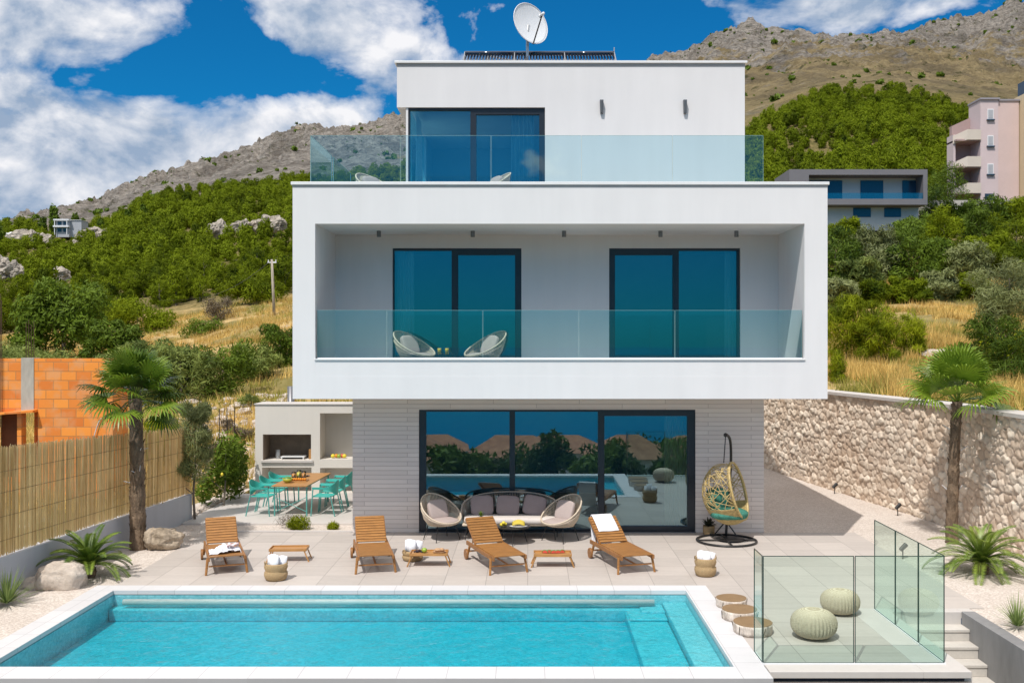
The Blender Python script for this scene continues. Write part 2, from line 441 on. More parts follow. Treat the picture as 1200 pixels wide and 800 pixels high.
CLOUDS = [(100, 22, 150, 30, .17), (-40, 40, 110, 60, .13), (110, 95, 70, 14, -.06), (130, 150, 150, 55, .20), (0, 210, 170, 80, .20), (350, 155, 120, 50, .20), (230, 215, 190, 45, .18),
          (385, 28, 85, 44, .18), (1000, 14, 170, 20, .20), (490, 58, 22, 12, .10), (620, 30, 90, 60, -.12), (270, 70, 80, 28, -.10), (760, 60, 120, 60, -.12)]
# ------------------------------------------------------------------ value noise in numpy
def _hash(ix, iy, seed):
    h = (ix.astype(np.int64)*374761393 + iy.astype(np.int64)*668265263 + seed*1442695041) & 0x7fffffff
    h = ((h ^ (h >> 13)) * 1274126177) & 0x7fffffff
    return ((h ^ (h >> 16)) & 0xffff) / 65535.0
def vnoise(x, y, seed=0):
    ix = np.floor(x); iy = np.floor(y); fx = x-ix; fy = y-iy
    fx = fx*fx*(3-2*fx); fy = fy*fy*(3-2*fy)
    a = _hash(ix, iy, seed); b = _hash(ix+1, iy, seed); c = _hash(ix, iy+1, seed); d = _hash(ix+1, iy+1, seed)
    return (a+(b-a)*fx)*(1-fy) + (c+(d-c)*fx)*fy
def fbm(x, y, oct=5, seed=0, ridged=False, gain=.5):
    s = 0; a = 1; t = 0
    for i in range(oct):
        n = vnoise(x, y, seed+i*17)
        if ridged: n = 1-np.abs(2*n-1)
        s = s + a*n; t += a; a *= gain; x = x*2.03+11.3; y = y*2.03+5.7
    return s/t

# ------------------------------------------------------------------ terrain heights
T_X = np.array([-500, 0, 100, 200, 300, 345, 480, 620, 780, 870, 970, 1050, 1120, 1200, 1700], float)
T_D = np.array([18, 24, 30, 40, 55, 75, 100, 140, 200, 300, 450, 900, 1400, 2300], float)
T_P = np.array([
 [669,602,550,505,460,430,408,385,355,330,306,310,330,330],
 [669,602,550,505,460,430,408,380,346,306,266,280,305,315],
 [669,602,552,505,455,425,400,372,338,298,262,264,256,272],
 [669,602,556,498,448,415,385,356,318,274,232,226,213,226],
 [669,602,560,492,440,398,366,342,302,258,220,205,183,192],
 [669,602,560,490,435,393,360,338,296,252,214,196,165,174],
 [669,602,562,500,430,388,352,328,288,245,205,190,149,158],
 [669,602,562,505,440,388,340,310,270,230,190,150,120,120],
 [669,602,562,500,440,385,330,290,255,205,160,124,84,95],
 [580,560,520,480,440,375,318,278,245,190,136,86,43,58],
 [500,474,460,434,400,360,320,288,250,176,106,78,57,68],
 [500,474,460,434,400,358,316,284,248,170,108,80,53,62],
 [500,474,460,434,400,356,312,280,250,178,120,84,34,42],
 [500,474,460,436,404,360,314,276,250,192,130,88,13,20],
 [500,474,460,436,410,366,320,280,250,200,150,90,-60,-50]], float)
def garden_wall_x(Y):
    return np.interp(Y, [10, 19.1, 22.6, 28.6, 33, 36], [9.72, 9.64, 9.56, 8.5, 7.9, 7.6])
def terrain(X, Y, rough=True):
    X = np.asarray(X, float); Y = np.asarray(Y, float)
    Yc = np.clip(Y, 18, 2300)
    u = CX + X/np.maximum(Yc, 1)*F
    u = np.clip(u, -500, 1700)
    ld = np.log(Yc); LD = np.log(T_D)
    i = np.clip(np.searchsorted(T_X, u)-1, 0, len(T_X)-2); fu = (u-T_X[i])/(T_X[i+1]-T_X[i]); fu = fu*fu*(3-2*fu)*.5+fu*.5
    j = np.clip(np.searchsorted(LD, ld)-1, 0, len(LD)-2); fv = (ld-LD[j])/(LD[j+1]-LD[j])
    p = (T_P[i, j]*(1-fu)+T_P[i+1, j]*fu)*(1-fv) + (T_P[i, j+1]*(1-fu)+T_P[i+1, j+1]*fu)*fv
    z = H + (CY-p)*Yc/F
    if rough:
        near = np.clip((Yc-26)/20, 0, 1)
        z = z + near*((fbm(X*.18, Y*.18, 4, 3)-.5)*.9 + (fbm(X*.8, Y*.8, 3, 8)-.5)*.35)
        mid = np.clip((Yc-120)/150, 0, 1)
        z = z + mid*(fbm(X*.02, Y*.02, 4, 5)-.5)*7
        far = np.clip((Yc-480)/500, 0, 1)
        z = z + far*((fbm(X*.011+3, Y*.0075, 6, 21, True, .56)-.55)*58 + (fbm(X*.05, Y*.03, 4, 31, True)-.5)*17 + (fbm(X*.14, Y*.09, 3, 91, True)-.5)*6)
    return z

def garden_mask(X, Y):
    wx = garden_wall_x(Y)
    m = (X > -8.35) & (X < wx+.28) & (Y < 35.5)
    m &= ~((X < -4.2) & (Y > 28.4))
    return m

def build_hillside():
    us = np.concatenate([np.linspace(-2.4, -.62, 70, endpoint=False), np.linspace(-.62, .62, 820), np.linspace(.62, 2.4, 70)[1:]])
    Ys = np.exp(np.linspace(np.log(17.0), np.log(2300), 560))
    U, YY = np.meshgrid(us, Ys)
    XX = U*YY
    Z = terrain(XX, YY)
    g = garden_mask(XX, YY); Z[g] = -.5
    g2 = (XX > -9.0) & (XX <= -8.35) & (YY < 28); Z[g2] = np.minimum(Z[g2], -.05)
    V = np.stack([XX, YY, Z], -1).reshape(-1, 3)
    nx, ny = len(us), len(Ys)
    a = (np.arange(ny-1)[:, None]*nx + np.arange(nx-1)[None, :]).ravel()
    Q = np.stack([a, a+1, a+1+nx, a+nx], 1)
    px = CX+U*F
    forest = np.clip((YY-112)/25, 0, 1)*np.clip((470-YY)/25, 0, 1)
    rock = np.clip((YY-400)/120, 0, 1)
    me = np_mesh('hillside', V, Q, {'forest': forest.ravel(), 'rock': rock.ravel()})
    # material: straw / scrub soil near, forest floor, bare karst rock far
    m = new_mat('karst_hillside'); nt, N, L = nodes(m); b = N['Principled BSDF']
    co = coords(nt, 'World')
    n0 = noise(nt, co, .12, 5); n1 = noise(nt, co, 1.3, 5, .65); n2 = noise(nt, co, 7, 4)
    soil = mixc(nt, ramp(nt, n1, [(.35, 0.0), (.65, 1.0)]), (.30, .20, .08), (.56, .40, .18))
    soil = mixc(nt, ramp(nt, n0, [(.42, 0.0), (.58, .75)]), soil, (.115, .115, .035))
    stone = mixc(nt, n2, (.30, .25, .20), (.56, .50, .43))
    soil = mixc(nt, ramp(nt, mth(nt, 'ADD', mth(nt, 'MULTIPLY', noise(nt, co, .45, 6, .7), .8), mth(nt, 'MULTIPLY', n2, .25)), [(.63, 0.0), (.69, .8)]), soil, stone)
    floor = mixc(nt, ramp(nt, n1, [(.35, 0.0), (.65, 1.0)]), (.05, .055, .012), (.24, .18, .08))
    # rock
    st = coords(nt, 'World', (1, 1, 2.2))
    r1 = noise(nt, st, .035, 8, .68); r2 = noise(nt, st, .13, 8, .72); r3 = noise(nt, co, .012, 4)
    rock = mixc(nt, ramp(nt, r2, [(.3, 0.0), (.72, 1.0)]), (.17, .14, .115), (.86, .77, .67))
    tan = mixc(nt, ramp(nt, r2, [(.3, 0.0), (.7, 1.0)]), (.33, .245, .12), (.66, .51, .28))
    # grassy slopes on the right, grey cliffs on the left and at the top
    sp = N.new('ShaderNodeSeparateXYZ'); L.new(co, sp.inputs[0])
    g = mth(nt, 'MULTIPLY', mth(nt, 'ADD', sp.outputs[0], 150.0), .0022, clamp=True)
    hz = mth(nt, 'MULTIPLY', mth(nt, 'SUBTRACT', 430.0, sp.outputs[2]), .003, clamp=True)
    tf = mth(nt, 'ADD', mth(nt, 'MULTIPLY', mth(nt, 'MULTIPLY', g, hz), .42), mth(nt, 'ADD', mth(nt, 'MULTIPLY', r1, .7), mth(nt, 'MULTIPLY', r3, .35)))
    tf = ramp(nt, tf, [(.64, 0.0), (.72, 1.0)])
    rk = mixc(nt, tf, rock, tan)
    rk = mixc(nt, ramp(nt, noise(nt, coords(nt, 'World', (1, .8, 1.6)), .018, 6, .6), [(.40, .45), (.52, 0.0)]), rk, (.13, .11, .085))
    sc1 = noise(nt, co, .055, 7, .75)
    rk = mixc(nt, ramp(nt, sc1, [(.57, 0.0), (.64, .75)]), rk, (.075, .085, .022))
    low = mth(nt, 'MULTIPLY', mth(nt, 'SUBTRACT', 175.0, sp.outputs[2]), .012, clamp=True)
    rk = mixc(nt, mth(nt, 'MULTIPLY', low, mth(nt, 'MULTIPLY', g, .55)), rk, (.115, .115, .035))
    c = mixc(nt, attr(nt, 'forest'), soil, floor)
    c = mixc(nt, attr(nt, 'rock'), c, rk)
    L.new(c, b.inputs['Base Color']); b.inputs['Roughness'].default_value = .95; b.inputs['Specular IOR Level'].default_value = .1
    nb = bump(nt, mth(nt, 'ADD', n1, mth(nt, 'MULTIPLY', n2, .4)), .6, .12)
    fb = mth(nt, 'MULTIPLY', mth(nt, 'ADD', mth(nt, 'MULTIPLY', r2, 1.0), mth(nt, 'MULTIPLY', r1, 3.2)), attr(nt, 'rock'))
    L.new(bump(nt, fb, 1.0, 12.0, nb), b.inputs['Normal'])
    o = link('hillside', me, m, smooth=True); o['kind'] = 'structure'
build_hillside()

# slope and sea below the terrace (seen in the window reflections and from the side)
def build_lower():
    xs = np.linspace(-420, 420, 90); ys = np.concatenate([np.linspace(-460, 0, 60), [6, 10.5, 11.6, 12.2]])
    X, Y = np.meshgrid(xs, ys)
    Z = np.interp(Y, [-460, -300, -60, -5, 12.2], [-64, -46, -11, -3.2, -2.2]) + (fbm(X*.03, Y*.03, 4, 2)-.5)*np.clip(-Y/30, 0, 3)
    V = np.stack([X, Y, Z], -1).reshape(-1, 3); nx, ny = len(xs), len(ys)
    a = (np.arange(ny-1)[:, None]*nx + np.arange(nx-1)[None, :]).ravel()
    me = np_mesh('lower_ground', V, np.stack([a, a+1, a+1+nx, a+nx], 1))
    m = pm('scrubby_ground', (.10, .10, .04), .95, .4, .3, space='World', col2=(.26, .20, .11))
    link('lower_ground', me, m, smooth=True)['kind'] = 'structure'
    m = pm('sea_water', (.004, .035, .085), .12, .1, .02, .25, .6, .3, space='World')
    mb = MB(); mb.quad((-12000, -12000, -60), (12000, -12000, -60), (12000, 12000, -60), (-12000, 12000, -60))
    struct('sea', mb, m)
    mb = MB()
    for x0, x1, zt, yt in ((-60, -9.4, -.3, 12.2), (10.15, 60, 2.5, 3.0)):
        n = 24
        for i in range(n):
            a = x0+(x1-x0)*i/n; c = x0+(x1-x0)*(i+1)/n
            mb.quad((a, yt-3 if zt > 0 else yt, -2.6), (c, yt-3 if zt > 0 else yt, -2.6), (c, yt+6 if zt > 0 else 17.3, zt), (a, yt+6 if zt > 0 else 17.3, zt))
            if zt > 0: mb.quad((a, yt+6, zt), (c, yt+6, zt), (c, 17.6, zt+.05), (a, 17.6, zt+.05))
    struct('side_bank', mb, m_bank)
m_bank = pm('stony_soil', (.30, .24, .16), .95, .3, .8, .6, 6, .05, space='World')
build_lower()

# ------------------------------------------------------------------ garden ground
POOL = (-7.03, 2.65, 12.70, 16.60)   # inner basin
def rects_mesh(rects, z, sub=None):
    mb = MB()
    for (x0, x1, y0, y1) in rects: mb.quad((x0, y0, z), (x1, y0, z), (x1, y1, z), (x0, y1, z))
    return mb
def gravel():
    mb = MB()
    def grid(poly_left, poly_right, y0, y1, d=.22):
        ny = max(2, int((y1-y0)/d))
        for i in range(ny):
            ya, yb = y0+(y1-y0)*i/ny, y0+(y1-y0)*(i+1)/ny
            la, ra, lb, rb = poly_left(ya), poly_right(ya), poly_left(yb), poly_right(yb)
            nx = max(2, int((ra-la)/d))
            for k in range(nx):
                s, t = k/nx, (k+1)/nx
                P = [(la+(ra-la)*s, ya), (la+(ra-la)*t, ya), (lb+(rb-lb)*t, yb), (lb+(rb-lb)*s, yb)]
                mb.quad(*[(x, y, -.018 + .022*float(fbm(np.array(x*1.7), np.array(y*1.7), 3, 4))) for x, y in P])
    wl = lambda y: -8.72+.115*(y-16.5)-.05
    grid(wl, lambda y: -7.46, 12.3, 16.95); grid(wl, lambda y: -7.15, 16.95, 21.69)
    grid(lambda y: -8.3, lambda y: -3.95, 21.69, 22.6); grid(lambda y: -9.0+.1*(y-22.6), lambda y: -8.0, 22.6, 28.3)
    grid(lambda y: 6.95, lambda y: 9.75, 12.3, 15.5); grid(lambda y: 7.2, lambda y: 9.75, 15.5, 21.69)
    grid(lambda y: 5.0, lambda y: float(garden_wall_x(y))+.08, 21.69, 35.3)
    struct('gravel', mb, M_gravel)
gravel()
struct('terrace_deck', rects_mesh([(-7.15, 7.2, 16.95, 21.69), (3.05, 7.2, 15.5, 16.95), (3.05, 5.04, 12.8, 15.5)], 0.0), M_tile)
mb = MB(); mb.box(-8.0, -3.9, 22.6, 27.0, -.1, .045)
struct('dining_patio', mb, M_strip, bevel=.01)
mb = MB(); mb.box(-7.15, -3.9, 21.72, 21.80, -.05, .03); struct('garden_kerb', mb, M_strip, bevel=.006)
# slab edge of the sun deck, recess below
mb = MB(); mb.box(5.04, 5.65, 12.52, 15.5, -.085, .004).box(3.07, 5.04, 12.52, 12.80, -.085, .004)
mb.box(5.65, 6.74, 15.3, 15.5, -.24, .004).box(6.74, 6.95, 15.3, 15.5, -.1, .004)
struct('deck_edging', mb, M_strip, bevel=.008)
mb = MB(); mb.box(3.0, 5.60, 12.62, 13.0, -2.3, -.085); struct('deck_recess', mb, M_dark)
mb = MB(); mb.box(3.0, 5.70, 12.56, 12.62, -2.3, -.15).box(5.60, 5.70, 12.62, 15.5, -2.3, -.09); struct('deck_retaining_wall', mb, M_step)

# ------------------------------------------------------------------ pool
def pool():
    x0, x1, y0, y1 = POOL; zb = -.46; t = .40
    m = new_mat('pool_liner'); nt, N, L = nodes(m); b = N['Principled BSDF']
    co = coords(nt, 'World')
    g = N.new('ShaderNodeSeparateXYZ'); L.new(co, g.inputs[0])
    vo = N.new('ShaderNodeTexVoronoi'); vo.inputs['Scale'].default_value = 26; L.new(co, vo.inputs['Vector'])
    sc_ = N.new('ShaderNodeSeparateColor'); L.new(vo.outputs['Color'], sc_.inputs[0])
    f = mth(nt, 'ADD', mth(nt, 'MULTIPLY', sc_.outputs[0], .5), mth(nt, 'MULTIPLY', noise(nt, co, 5, 4), .6))
    L.new(mixc(nt, ramp(nt, f, [(.2, 0.0), (.8, 1.0)]), (.13, .44, .49), (.28, .62, .67)), b.inputs['Base Color']); b.inputs['Roughness'].default_value = .5
    mb = MB()
    mb.quad((x0,y0,zb),(x1,y0,zb),(x1,y1,zb),(x0,y1,zb))
    mb.quad((x0,y0,-.06),(x0,y0,zb),(x0,y1,zb),(x0,y1,-.06)); mb.quad((x1,y0,-.06),(x1,y1,-.06),(x1,y1,zb),(x1,y0,zb))
    mb.quad((x0,y1,-.06),(x0,y1,zb),(x1,y1,zb),(x1,y1,-.06)); mb.quad((x0,y0,-.06),(x1,y0,-.06),(x1,y0,zb),(x0,y0,zb))
    struct('pool_basin', mb, m)
    mb = MB(); e = .002
    mb.box(x0+.01, x1-.42, y1-.22, y1-e, zb, -.255)                 # ledge along the back
    mb.box(x1-.40, x1-e, y0+e, y1-e, zb, -.185)                     # bench along the right wall
    mb.box(x1-1.05, x1-.41, y0+e, y1-.01, zb, -.30)                # shallow shelf
    for i, (a, c) in enumerate(((.42, -.225), (.75, -.262))):
        mb.box(x1-.80-.22*i, x1-.405, y1-a-.02, y1-.006-.003*i, -.299, c)
    o = struct('pool_steps', mb, m, bevel=.02)
    mb = MB(); mb.cyl((x0+.22, y1-.13, -.155), (x1-.55, y1-.13, -.16), .05, n=16)
    solo('cover_roller', mb, M_strip, 'long white roller tube just under the water along the back of the pool', 'pool roller', smooth=True)
    # coping frame
    mb = MB(); c = .008
    mb.box(x0-.42, x1+t, y1, y1+.35, -.07, c)
    mb.box(x0-.42, x0, y0-.45, y1, -.07, c); mb.box(x1, x1+t, y0-.45, y1, -.07, c); mb.box(x0, x1, y0-.45, y0, -.07, c)
    # weld visually: one frame
    o = struct('pool_coping', mb, M_copt)
    mb = MB(); mb.box(x0-.38, x1+t-.04, y0-.41, y0-.01, -2.3, -.071).box(x0-.38, x0-.01, y0, y1+.3, -1.6, -.071).box(x1+.01, x1+t-.02, y0, y1, -1.6, -.071)
    struct('pool_outer_wall', mb, M_pale)
    # water: wavy top, absorbing body
    n, k = 300, 130
    X, Y = np.meshgrid(np.linspace(x0-.01, x1+.01, n), np.linspace(y0-.01, y1+.01, k))
    Z = -.085 + (fbm(X*2.2, Y*2.8, 4, 55)-.5)*.016
    V = np.stack([X, Y, Z], -1).reshape(-1, 3)
    a = (np.arange(k-1)[:, None]*n + np.arange(n-1)[None, :]).ravel()
    Q = np.stack([a, a+1, a+1+n, a+n], 1)
    # closed body: add bottom ring
    nb = len(V); V2 = V.copy(); V2[:, 2] = zb-.03
    V = np.concatenate([V, V2]); Qb = (Q+nb)[:, ::-1]
    ring = []
    def idx(i, j): return j*n+i
    for i in range(n-1): ring.append((idx(i,0), idx(i,0)+nb, idx(i+1,0)+nb, idx(i+1,0))); ring.append((idx(i+1,k-1), idx(i+1,k-1)+nb, idx(i,k-1)+nb, idx(i,k-1)))
    for j in range(k-1): ring.append((idx(0,j+1), idx(0,j+1)+nb, idx(0,j)+nb, idx(0,j))); ring.append((idx(n-1,j), idx(n-1,j)+nb, idx(n-1,j+1)+nb, idx(n-1,j+1)))
    ring = np.array(ring)[:, ::-1]
    me = np_mesh('pool_water', V, np.concatenate([Q, Qb, ring]))
    w = new_mat('pool_water'); nt, N, L = nodes(w); N.remove(N['Principled BSDF']); out = N['Material Output']
    tr = N.new('ShaderNodeBsdfTransparent'); gl = N.new('ShaderNodeBsdfGlossy'); gl.inputs['Roughness'].default_value = .02
    co = coords(nt, 'World')
    nn = bump(nt, mth(nt, 'ADD', noise(nt, co, 4.5, 4, .6, .6), mth(nt, 'MULTIPLY', noise(nt, co, 14, 3), .3)), .55, .05)
    L.new(nn, gl.inputs['Normal'])
    fr = N.new('ShaderNodeFresnel'); fr.inputs['IOR'].default_value = 1.33; L.new(nn, fr.inputs['Normal'])
    geo = N.new('ShaderNodeNewGeometry')
    f = mth(nt, 'MULTIPLY', fr.outputs[0], mth(nt, 'SUBTRACT', 1.0, geo.outputs['Backfacing']))
    mx = N.new('ShaderNodeMixShader'); L.new(f, mx.inputs[0]); L.new(tr.outputs[0], mx.inputs[1]); L.new(gl.outputs[0], mx.inputs[2])
    L.new(mx.outputs[0], out.inputs['Surface'])
    va = N.new('ShaderNodeVolumeAbsorption'); va.inputs['Color'].default_value = (.0, .87, .92, 1); va.inputs['Density'].default_value = 1.9
    L.new(va.outputs[0], out.inputs['Volume'])
    o = link('pool_water', me, w, smooth=False); o['kind'] = 'structure'
pool()

# ------------------------------------------------------------------ stone wall on the right
def stone_wall():
    Ys = np.arange(11.5, 35.2, .028); pts = np.stack([garden_wall_x(Ys), Ys], 1)
    # smooth the path a little
    k = np.ones(60)/60; xp = np.convolve(np.pad(pts[:, 0], 30, 'edge'), k, 'same')[30:-30]; pts[:, 0] = xp
    seg = np.hypot(*np.diff(pts, axis=0).T); s = np.concatenate([[0], np.cumsum(seg)])
    zs = np.arange(-.12, 2.725, .028)
    S, Z = np.meshgrid(s, zs); n, k = len(s), len(zs)
    cw, chh = .28, .175
    r = np.random.default_rng(3); J = r.random((400, 60, 4))
    row = np.floor(Z/chh).astype(int)
    best = np.full(S.shape, 9e9); sec = np.full(S.shape, 9e9); cid = np.zeros(S.shape)
    for dj in (-1, 0, 1):
        rj = row+dj
        offx = (rj % 2)*.5
        col = np.floor(S/cw-offx).astype(int)
        for di in (-1, 0, 1, 2):
            ci = col+di
            j = J[np.clip(ci+5, 0, 399), np.clip(rj+5, 0, 59)]
            px = (ci+offx+.5+(j[..., 0]-.5)*.7)*cw; pz = (rj+.5+(j[..., 1]-.5)*.6)*chh
            d = np.hypot((S-px)/1.25, (Z-pz))
            upd = d < best
            sec = np.where(upd, best, np.minimum(sec, d)); cid = np.where(upd, j[..., 2], cid); best = np.minimum(best, d)
    e = np.clip((sec-best)/.03, 0, 1); e = e*e*(3-2*e)
    rough = fbm(S*9, Z*9, 4, 6)
    disp = e*(.03+.04*cid) + (rough-.5)*.075*e - .02
    P = np.interp(S.ravel(), s, pts[:, 0]).reshape(S.shape); Q_ = np.interp(S.ravel(), s, pts[:, 1]).reshape(S.shape)
    dx = np.gradient(pts[:, 0], s); nrmx = -1.0
    V = np.stack([P-disp, Q_, Z], -1).reshape(-1, 3)
    a = (np.arange(k-1)[:, None]*n + np.arange(n-1)[None, :]).ravel()
    me = np_mesh('stone_face', V, np.stack([a, a+n, a+n+1, a+1], 1), {'cell': cid.ravel(), 'joint': (1-e).ravel()})
    m = new_mat('rubble_limestone'); nt, N, L = nodes(m); b = N['Principled BSDF']
    co = coords(nt, 'World'); n1 = noise(nt, co, 6, 5, .65); n0 = noise(nt, co, .5, 3)
    f = mth(nt, 'ADD', mth(nt, 'MULTIPLY', attr(nt, 'cell'), .55), mth(nt, 'MULTIPLY', n1, .55))
    c = mixc(nt, ramp(nt, f, [(.2, 0.0), (.85, 1.0)]), (.56, .42, .31), (.88, .76, .62))
    c = mixc(nt, ramp(nt, n0, [(.5, 0.0), (.68, .35)]), c, (.66, .46, .30))
    c = mixc(nt, mth(nt, 'MULTIPLY', attr(nt, 'joint'), .5), c, (.40, .28, .20))
    L.new(c, b.inputs['Base Color']); b.inputs['Roughness'].default_value = .95; b.inputs['Specular IOR Level'].default_value = .15
    L.new(bump(nt, n1, .5, .03), b.inputs['Normal'])
    t = thing('stone_wall', 'tall rubble stone garden wall running along the gravel on the right', 'wall')
    link('stone_face', me, m, t, smooth=False)
    mb = MB(); idx = list(range(0, len(pts), 14)) + [len(pts)-1]
    for a, c in zip(idx[:-1], idx[1:]):
        xa, ya = pts[a]; xc, yc = pts[c]
        q = len(mb.v)
        for (x, y) in ((xa, ya), (xc, yc)):
            mb.v += [(x-.10, y, 2.72), (x+.50, y, 2.72), (x+.50, y, 2.80), (x-.10, y, 2.80)]
        for i in range(4):
            j = (i+1) % 4; mb.f.append((q+i, q+j, q+4+j, q+4+i))
    part('wall_coping', mb, M_strip, t)
    mb = MB()
    for a, c in zip(idx[:-1], idx[1:]):
        xa, ya = pts[a]; xc, yc = pts[c]; mb.quad((xa+.46, ya, -.3), (xc+.46, yc, -.3), (xc+.46, yc, 2.72), (xa+.46, ya, 2.72))
    part('wall_back', mb, M_concrete, t)
stone_wall()

# ------------------------------------------------------------------ steps and low concrete wall (right front)
mb = MB()
n = 12
for i in range(n):
    z1 = -.02-.175*i; mb.box(5.705, 6.738, 15.3-.29*(i+1), 15.3-.29*i+(.0 if i else 0), z1-.17-.175, z1-.17)
    mb.box(5.705, 6.738, 15.3-.29*(i+1)-.015, 15.3-.29*i, z1-.21, z1-.17+.004)
struct('garden_steps', mb, M_step, bevel=.006)
mb = MB(); mb.box(6.74, 6.95, 9.5, 15.3, -2.4, .012)
solo('low_concrete_wall', mb, M_concrete, 'low grey concrete wall beside the descending steps', 'wall', bevel=.01)

# ------------------------------------------------------------------ left garden wall with reed fence
def wl(y): return -8.72+.115*(y-16.5)
t = thing('reed_fence', 'golden reed screen fence on a low pale wall left of the pool', 'fence')
mb = MB(); Y0, Y1 = 11.0, 23.15
q = []
for (dx, z) in ((0, -.3), (0, .63), (-.2, .63), (-.2, -.3)):
    q.append(((wl(Y0)+dx, Y0, z), (wl(Y1)+dx, Y1, z)))
k = len(mb.v)
for a, c in q: mb.v += [a, c]
for i in range(4):
    j = (i+1) % 4; mb.f.append((k+2*i, k+2*j, k+2*j+1, k+2*i+1))
mb.f.append((k, k+2, k+4, k+6)); mb.f.append((k+1, k+7, k+5, k+3))
part('wall_base', mb, M_pale, t, bevel=.006)
mr = new_mat('dry_reed'); nt, N, L = nodes(mr); b = N['Principled BSDF']
co = coords(nt, 'World', (1, 1, .12)); n1 = noise(nt, co, 30, 3); n2 = noise(nt, coords(nt, 'World'), 1.6, 4)
f = mth(nt, 'ADD', mth(nt, 'MULTIPLY', attr(nt, 'rnd'), .45), mth(nt, 'ADD', mth(nt, 'MULTIPLY', n1, .35), mth(nt, 'MULTIPLY', n2, .35)))
L.new(mixc(nt, ramp(nt, f, [(.3, 0.0), (.85, 1.0)]), (.54, .38, .17), (.96, .80, .48)), b.inputs['Base Color']); b.inputs['Roughness'].default_value = .6
tl_ = N.new('ShaderNodeBsdfTranslucent'); L.new(b.inputs['Base Color'].links[0].from_socket, tl_.inputs[0]); mx_ = N.new('ShaderNodeMixShader'); mx_.inputs[0].default_value = .68
L.new(b.outputs[0], mx_.inputs[1]); L.new(tl_.outputs[0], mx_.inputs[2]); L.new(mx_.outputs[0], N['Material Output'].inputs[0])
r_ = np.random.default_rng(5); nr = 1080
yy = np.linspace(Y0, Y1, nr)+r_.normal(0, .003, nr); top = np.interp(yy, [Y0, 16.2, 23.15], [2.66, 2.46, 2.19])+r_.normal(0, .02, nr); bot = .63+np.abs(r_.normal(0, .022, nr))
V = []; Q = []; A = []
off = r_.uniform(-.016, .0, nr); rad = r_.uniform(.006, .0105, nr); tone = r_.random(nr); lean = r_.normal(0, .012, (nr, 2))
for i in range(nr):
    for z, l in ((bot[i], 0), (top[i], 1)):
        for a in range(3):
            t_ = 1.5708*(a-1); V.append((wl(yy[i])-.06+off[i]+rad[i]*math.cos(t_)+lean[i, 0]*l, yy[i]+rad[i]*math.sin(t_)+lean[i, 1]*l, z)); A.append(tone[i])
    k = 6*i
    for a in range(2):
        b_ = a+1; Q.append((k+a, k+b_, k+3+b_, k+3+a))
link('reed_screen', np_mesh('reed_screen', np.array(V), np.array(Q), {'rnd': np.array(A)}), mr, t)
mb = MB()
for z in (.85, 1.25, 1.65, 2.0): mb.cyl((wl(Y0)-.045, Y0, z+.08), (wl(Y1)-.045, Y1, z), .004, n=4)
part('tie_wire', mb, pm('tie_wire', (.16, .10, .05), .6), t)

# ------------------------------------------------------------------ sky with clouds, sun, camera
d = Vector((.88, 1.74, -3.07)).normalized()
sun = bpy.data.objects.new('sun', bpy.data.lights.new('sun', 'SUN')); COL.objects.link(sun)
sun.data.energy = 3.85; sun.data.angle = R(.53); sun.data.color = (1.0, .955, .90)
sun.rotation_euler = d.to_track_quat('-Z', 'Y').to_euler(); sun.location = (-20, -30, 60)
wd = bpy.data.worlds.new('World'); sc.world = wd; wd.use_nodes = True
nt = wd.node_tree; N = nt.nodes; L = nt.links; bg = N['Background']
sky = N.new('ShaderNodeTexSky'); sky.sky_type = 'NISHITA'; sky.sun_disc = False
sky.sun_elevation = math.asin(-d.z); sky.sun_rotation = math.atan2(-d.x, -d.y)
sky.altitude = 200; sky.air_density = 1.0; sky.dust_density = .3; sky.ozone_density = 2.5
tc = N.new('ShaderNodeTexCoord').outputs['Generated']
sp = N.new('ShaderNodeSeparateXYZ'); L.new(tc, sp.inputs[0])
tint = mixc(nt, 1.0, sky.outputs[0], SKY_TINT, 'MULTIPLY')
# cloud field: direction stretched so that clouds flatten towards the horizon
mp = N.new('ShaderNodeMapping'); mp.inputs['Scale'].default_value = (1, 1, 1.55); mp.inputs['Location'].default_value = (.37, .1, .2); L.new(tc, mp.inputs['Vector'])
mp2 = N.new('ShaderNodeMapping'); mp2.inputs['Scale'].default_value = (1, 1, 1.55); mp2.inputs['Location'].default_value = (.37-.012, .1, .2+.030); L.new(tc, mp2.inputs['Vector'])
c1 = noise(nt, mp.outputs[0], 7.5, 9, .56, .25); c2 = noise(nt, mp2.outputs[0], 7.5, 9, .56, .25)
def blobm(x, y, sx, sy, w):
    """weight around the direction that has photo bearing x and height y"""
    az = math.atan2(x-CX, F); el = math.atan2((CY-y), math.hypot(F, x-CX))
    a = mth(nt, 'ARCTAN2', sp.outputs[0], sp.outputs[1]); e = mth(nt, 'ARCSINE', sp.outputs[2])
    u = mth(nt, 'DIVIDE', mth(nt, 'SUBTRACT', a, az), sx/F); v = mth(nt, 'DIVIDE', mth(nt, 'SUBTRACT', e, el), sy/F)
    r2 = mth(nt, 'ADD', mth(nt, 'MULTIPLY', u, u), mth(nt, 'MULTIPLY', v, v))
    return mth(nt, 'MULTIPLY', mth(nt, 'EXPONENT', mth(nt, 'MULTIPLY', r2, -1.0)), w)
acc = -.055
for (x, y, sx, sy, w) in CLOUDS:
    acc = mth(nt, 'ADD', blobm(x, y, sx, sy, w), acc)
